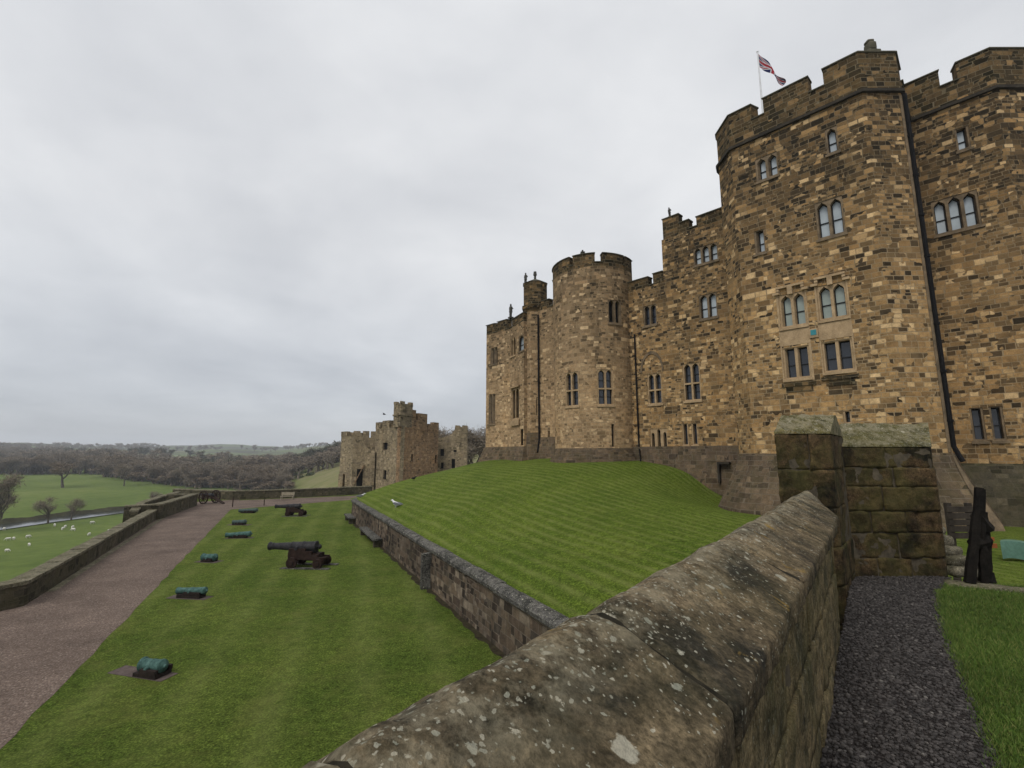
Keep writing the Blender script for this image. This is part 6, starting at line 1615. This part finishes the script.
M['gullgrey'] = plain_mat('grey_wing_feathers', (.10, .105, .115), (.18, .185, .20), 12, .8, .1)
M['crow'] = plain_mat('dark_feathers', (.015, .015, .017), (.03, .03, .033), 12, .8, .1)
def mz1(x, y): return float(mound_z([[x, y]])[0])
MBV = BVHTree.FromPolygons([v.co.copy() for v in bpy.data.objects['castle_mound'].data.vertices], [tuple(p.vertices) for p in bpy.data.objects['castle_mound'].data.polygons])
def onm(u, v): h = MBV.ray_cast(Vector((0, 0, EZ)), ray(u, v).normalized()); return h[0]
def gull(loc, rz, label, k=1.0):
    mb = loft_body([(-.30, .14, .015, .01), (-.20, .15, .05, .04), (-.05, .16, .08, .085), (.08, .19, .085, .09), (.16, .24, .06, .07), (.20, .30, .045, .05), (.25, .33, .045, .045), (.29, .33, .03, .03), (.31, .325, .012, .012), (.36, .315, .008, .008)], 10)
    for sg in (-1, 1): mb.tube([(.02, sg * .03, .1), (.02, sg * .03, 0)], .01, 5)
    root = mb.build('gull', M['gull'], None, smooth=True); root.location = loc; root.rotation_euler = (0, 0, rz); root.scale = (k,) * 3
    for sg in (-1, 1):
        w = loft_body([(-.36, .16, .005, .02), (-.22, .18, .012, .045), (0, .20, .014, .06), (.12, .21, .008, .03)], 8); w.v = [(x, y + sg * .085, z) for x, y, z in w.v]; w.build('wing', M['gullgrey'], root, smooth=True)
    return props(root, label, 'bird')
q = onm(396, 507.5)
if q: gull(q, R(150), 'white and grey gull standing on the mown mound near the retaining wall', 1.35)
q = rwp(RWL - 1.1, .75, HR + .03); gull(q, R(20), 'white gull perched on the far corner of the retaining wall coping', 1.15)
for u, v, lab in ((414, 480.5, 'small dark bird on the far slope of the mound'), (455, 466.5, 'small dark bird near the crest of the mound'), ):
    q = onm(u, v)
    if q:
        mb = loft_body([(-.25, .12, .01, .01), (-.1, .14, .06, .06), (.05, .17, .065, .07), (.12, .23, .045, .05), (.19, .24, .04, .04), (.27, .225, .008, .008)], 8)
        for sg in (-1, 1): mb.tube([(.0, sg * .03, .1), (.0, sg * .03, 0)], .01, 4)
        o = mb.build('crow', M['crow'], None, smooth=True); o.location = q; o.rotation_euler = (0, 0, 1.0); o.scale = (1.3,) * 3; props(o, lab, 'bird')
q = ony(384, 414.5, 70)
mb = loft_body([(-.25, 0, .01, .01), (-.1, 0, .06, .05), (.08, 0, .06, .06), (.2, .02, .035, .04), (.28, .02, .01, .01)], 8)
bird = mb.build('flying_bird', M['crow'], None, smooth=True); bird.location = q; bird.rotation_euler = (R(15), 0, R(40)); props(bird, 'dark bird flying left of the gatehouse turret', 'bird')
for sg in (-1, 1):
    w = MB()
    for (x0, y0, z0, c0_), (x1, y1, z1, c1_) in zip(((.05, 0.04, .02, .13), (.07, .25, .13, .13), (.0, .5, .16, .08)), ((.07, .25, .13, .13), (.0, .5, .16, .08), (-.12, .68, .12, .02))):
        w.face([(x0 + c0_, sg * y0, z0), (x1 + c1_, sg * y1, z1), (x1 - c1_, sg * y1, z1), (x0 - c0_, sg * y0, z0)]); w.face([(x0 - c0_, sg * y0, z0 - .015), (x1 - c1_, sg * y1, z1 - .012), (x1 + c1_, sg * y1, z1 - .012), (x0 + c0_, sg * y0, z0 - .015)])
    w.build('wing', M['crow'], bird)

# ================================================================== HAZE
m = bpy.data.materials.new('valley_haze'); m.use_nodes = True; nt = m.node_tree; nt.nodes.clear()
pv = nd(nt, 'ShaderNodeVolumePrincipled', {'Color': (.86, .90, .95, 1), 'Density': 0.00024, 'Anisotropy': 0.1})
nd(nt, 'ShaderNodeOutputMaterial', {'Volume': pv.outputs[0]})
mb = MB(); mb.box((-3600, -120, -27), (3600, 3600, 130)); o = mb.build('haze', m); props(o, 'thin grey-blue haze over the valley', 'haze', kind='stuff')
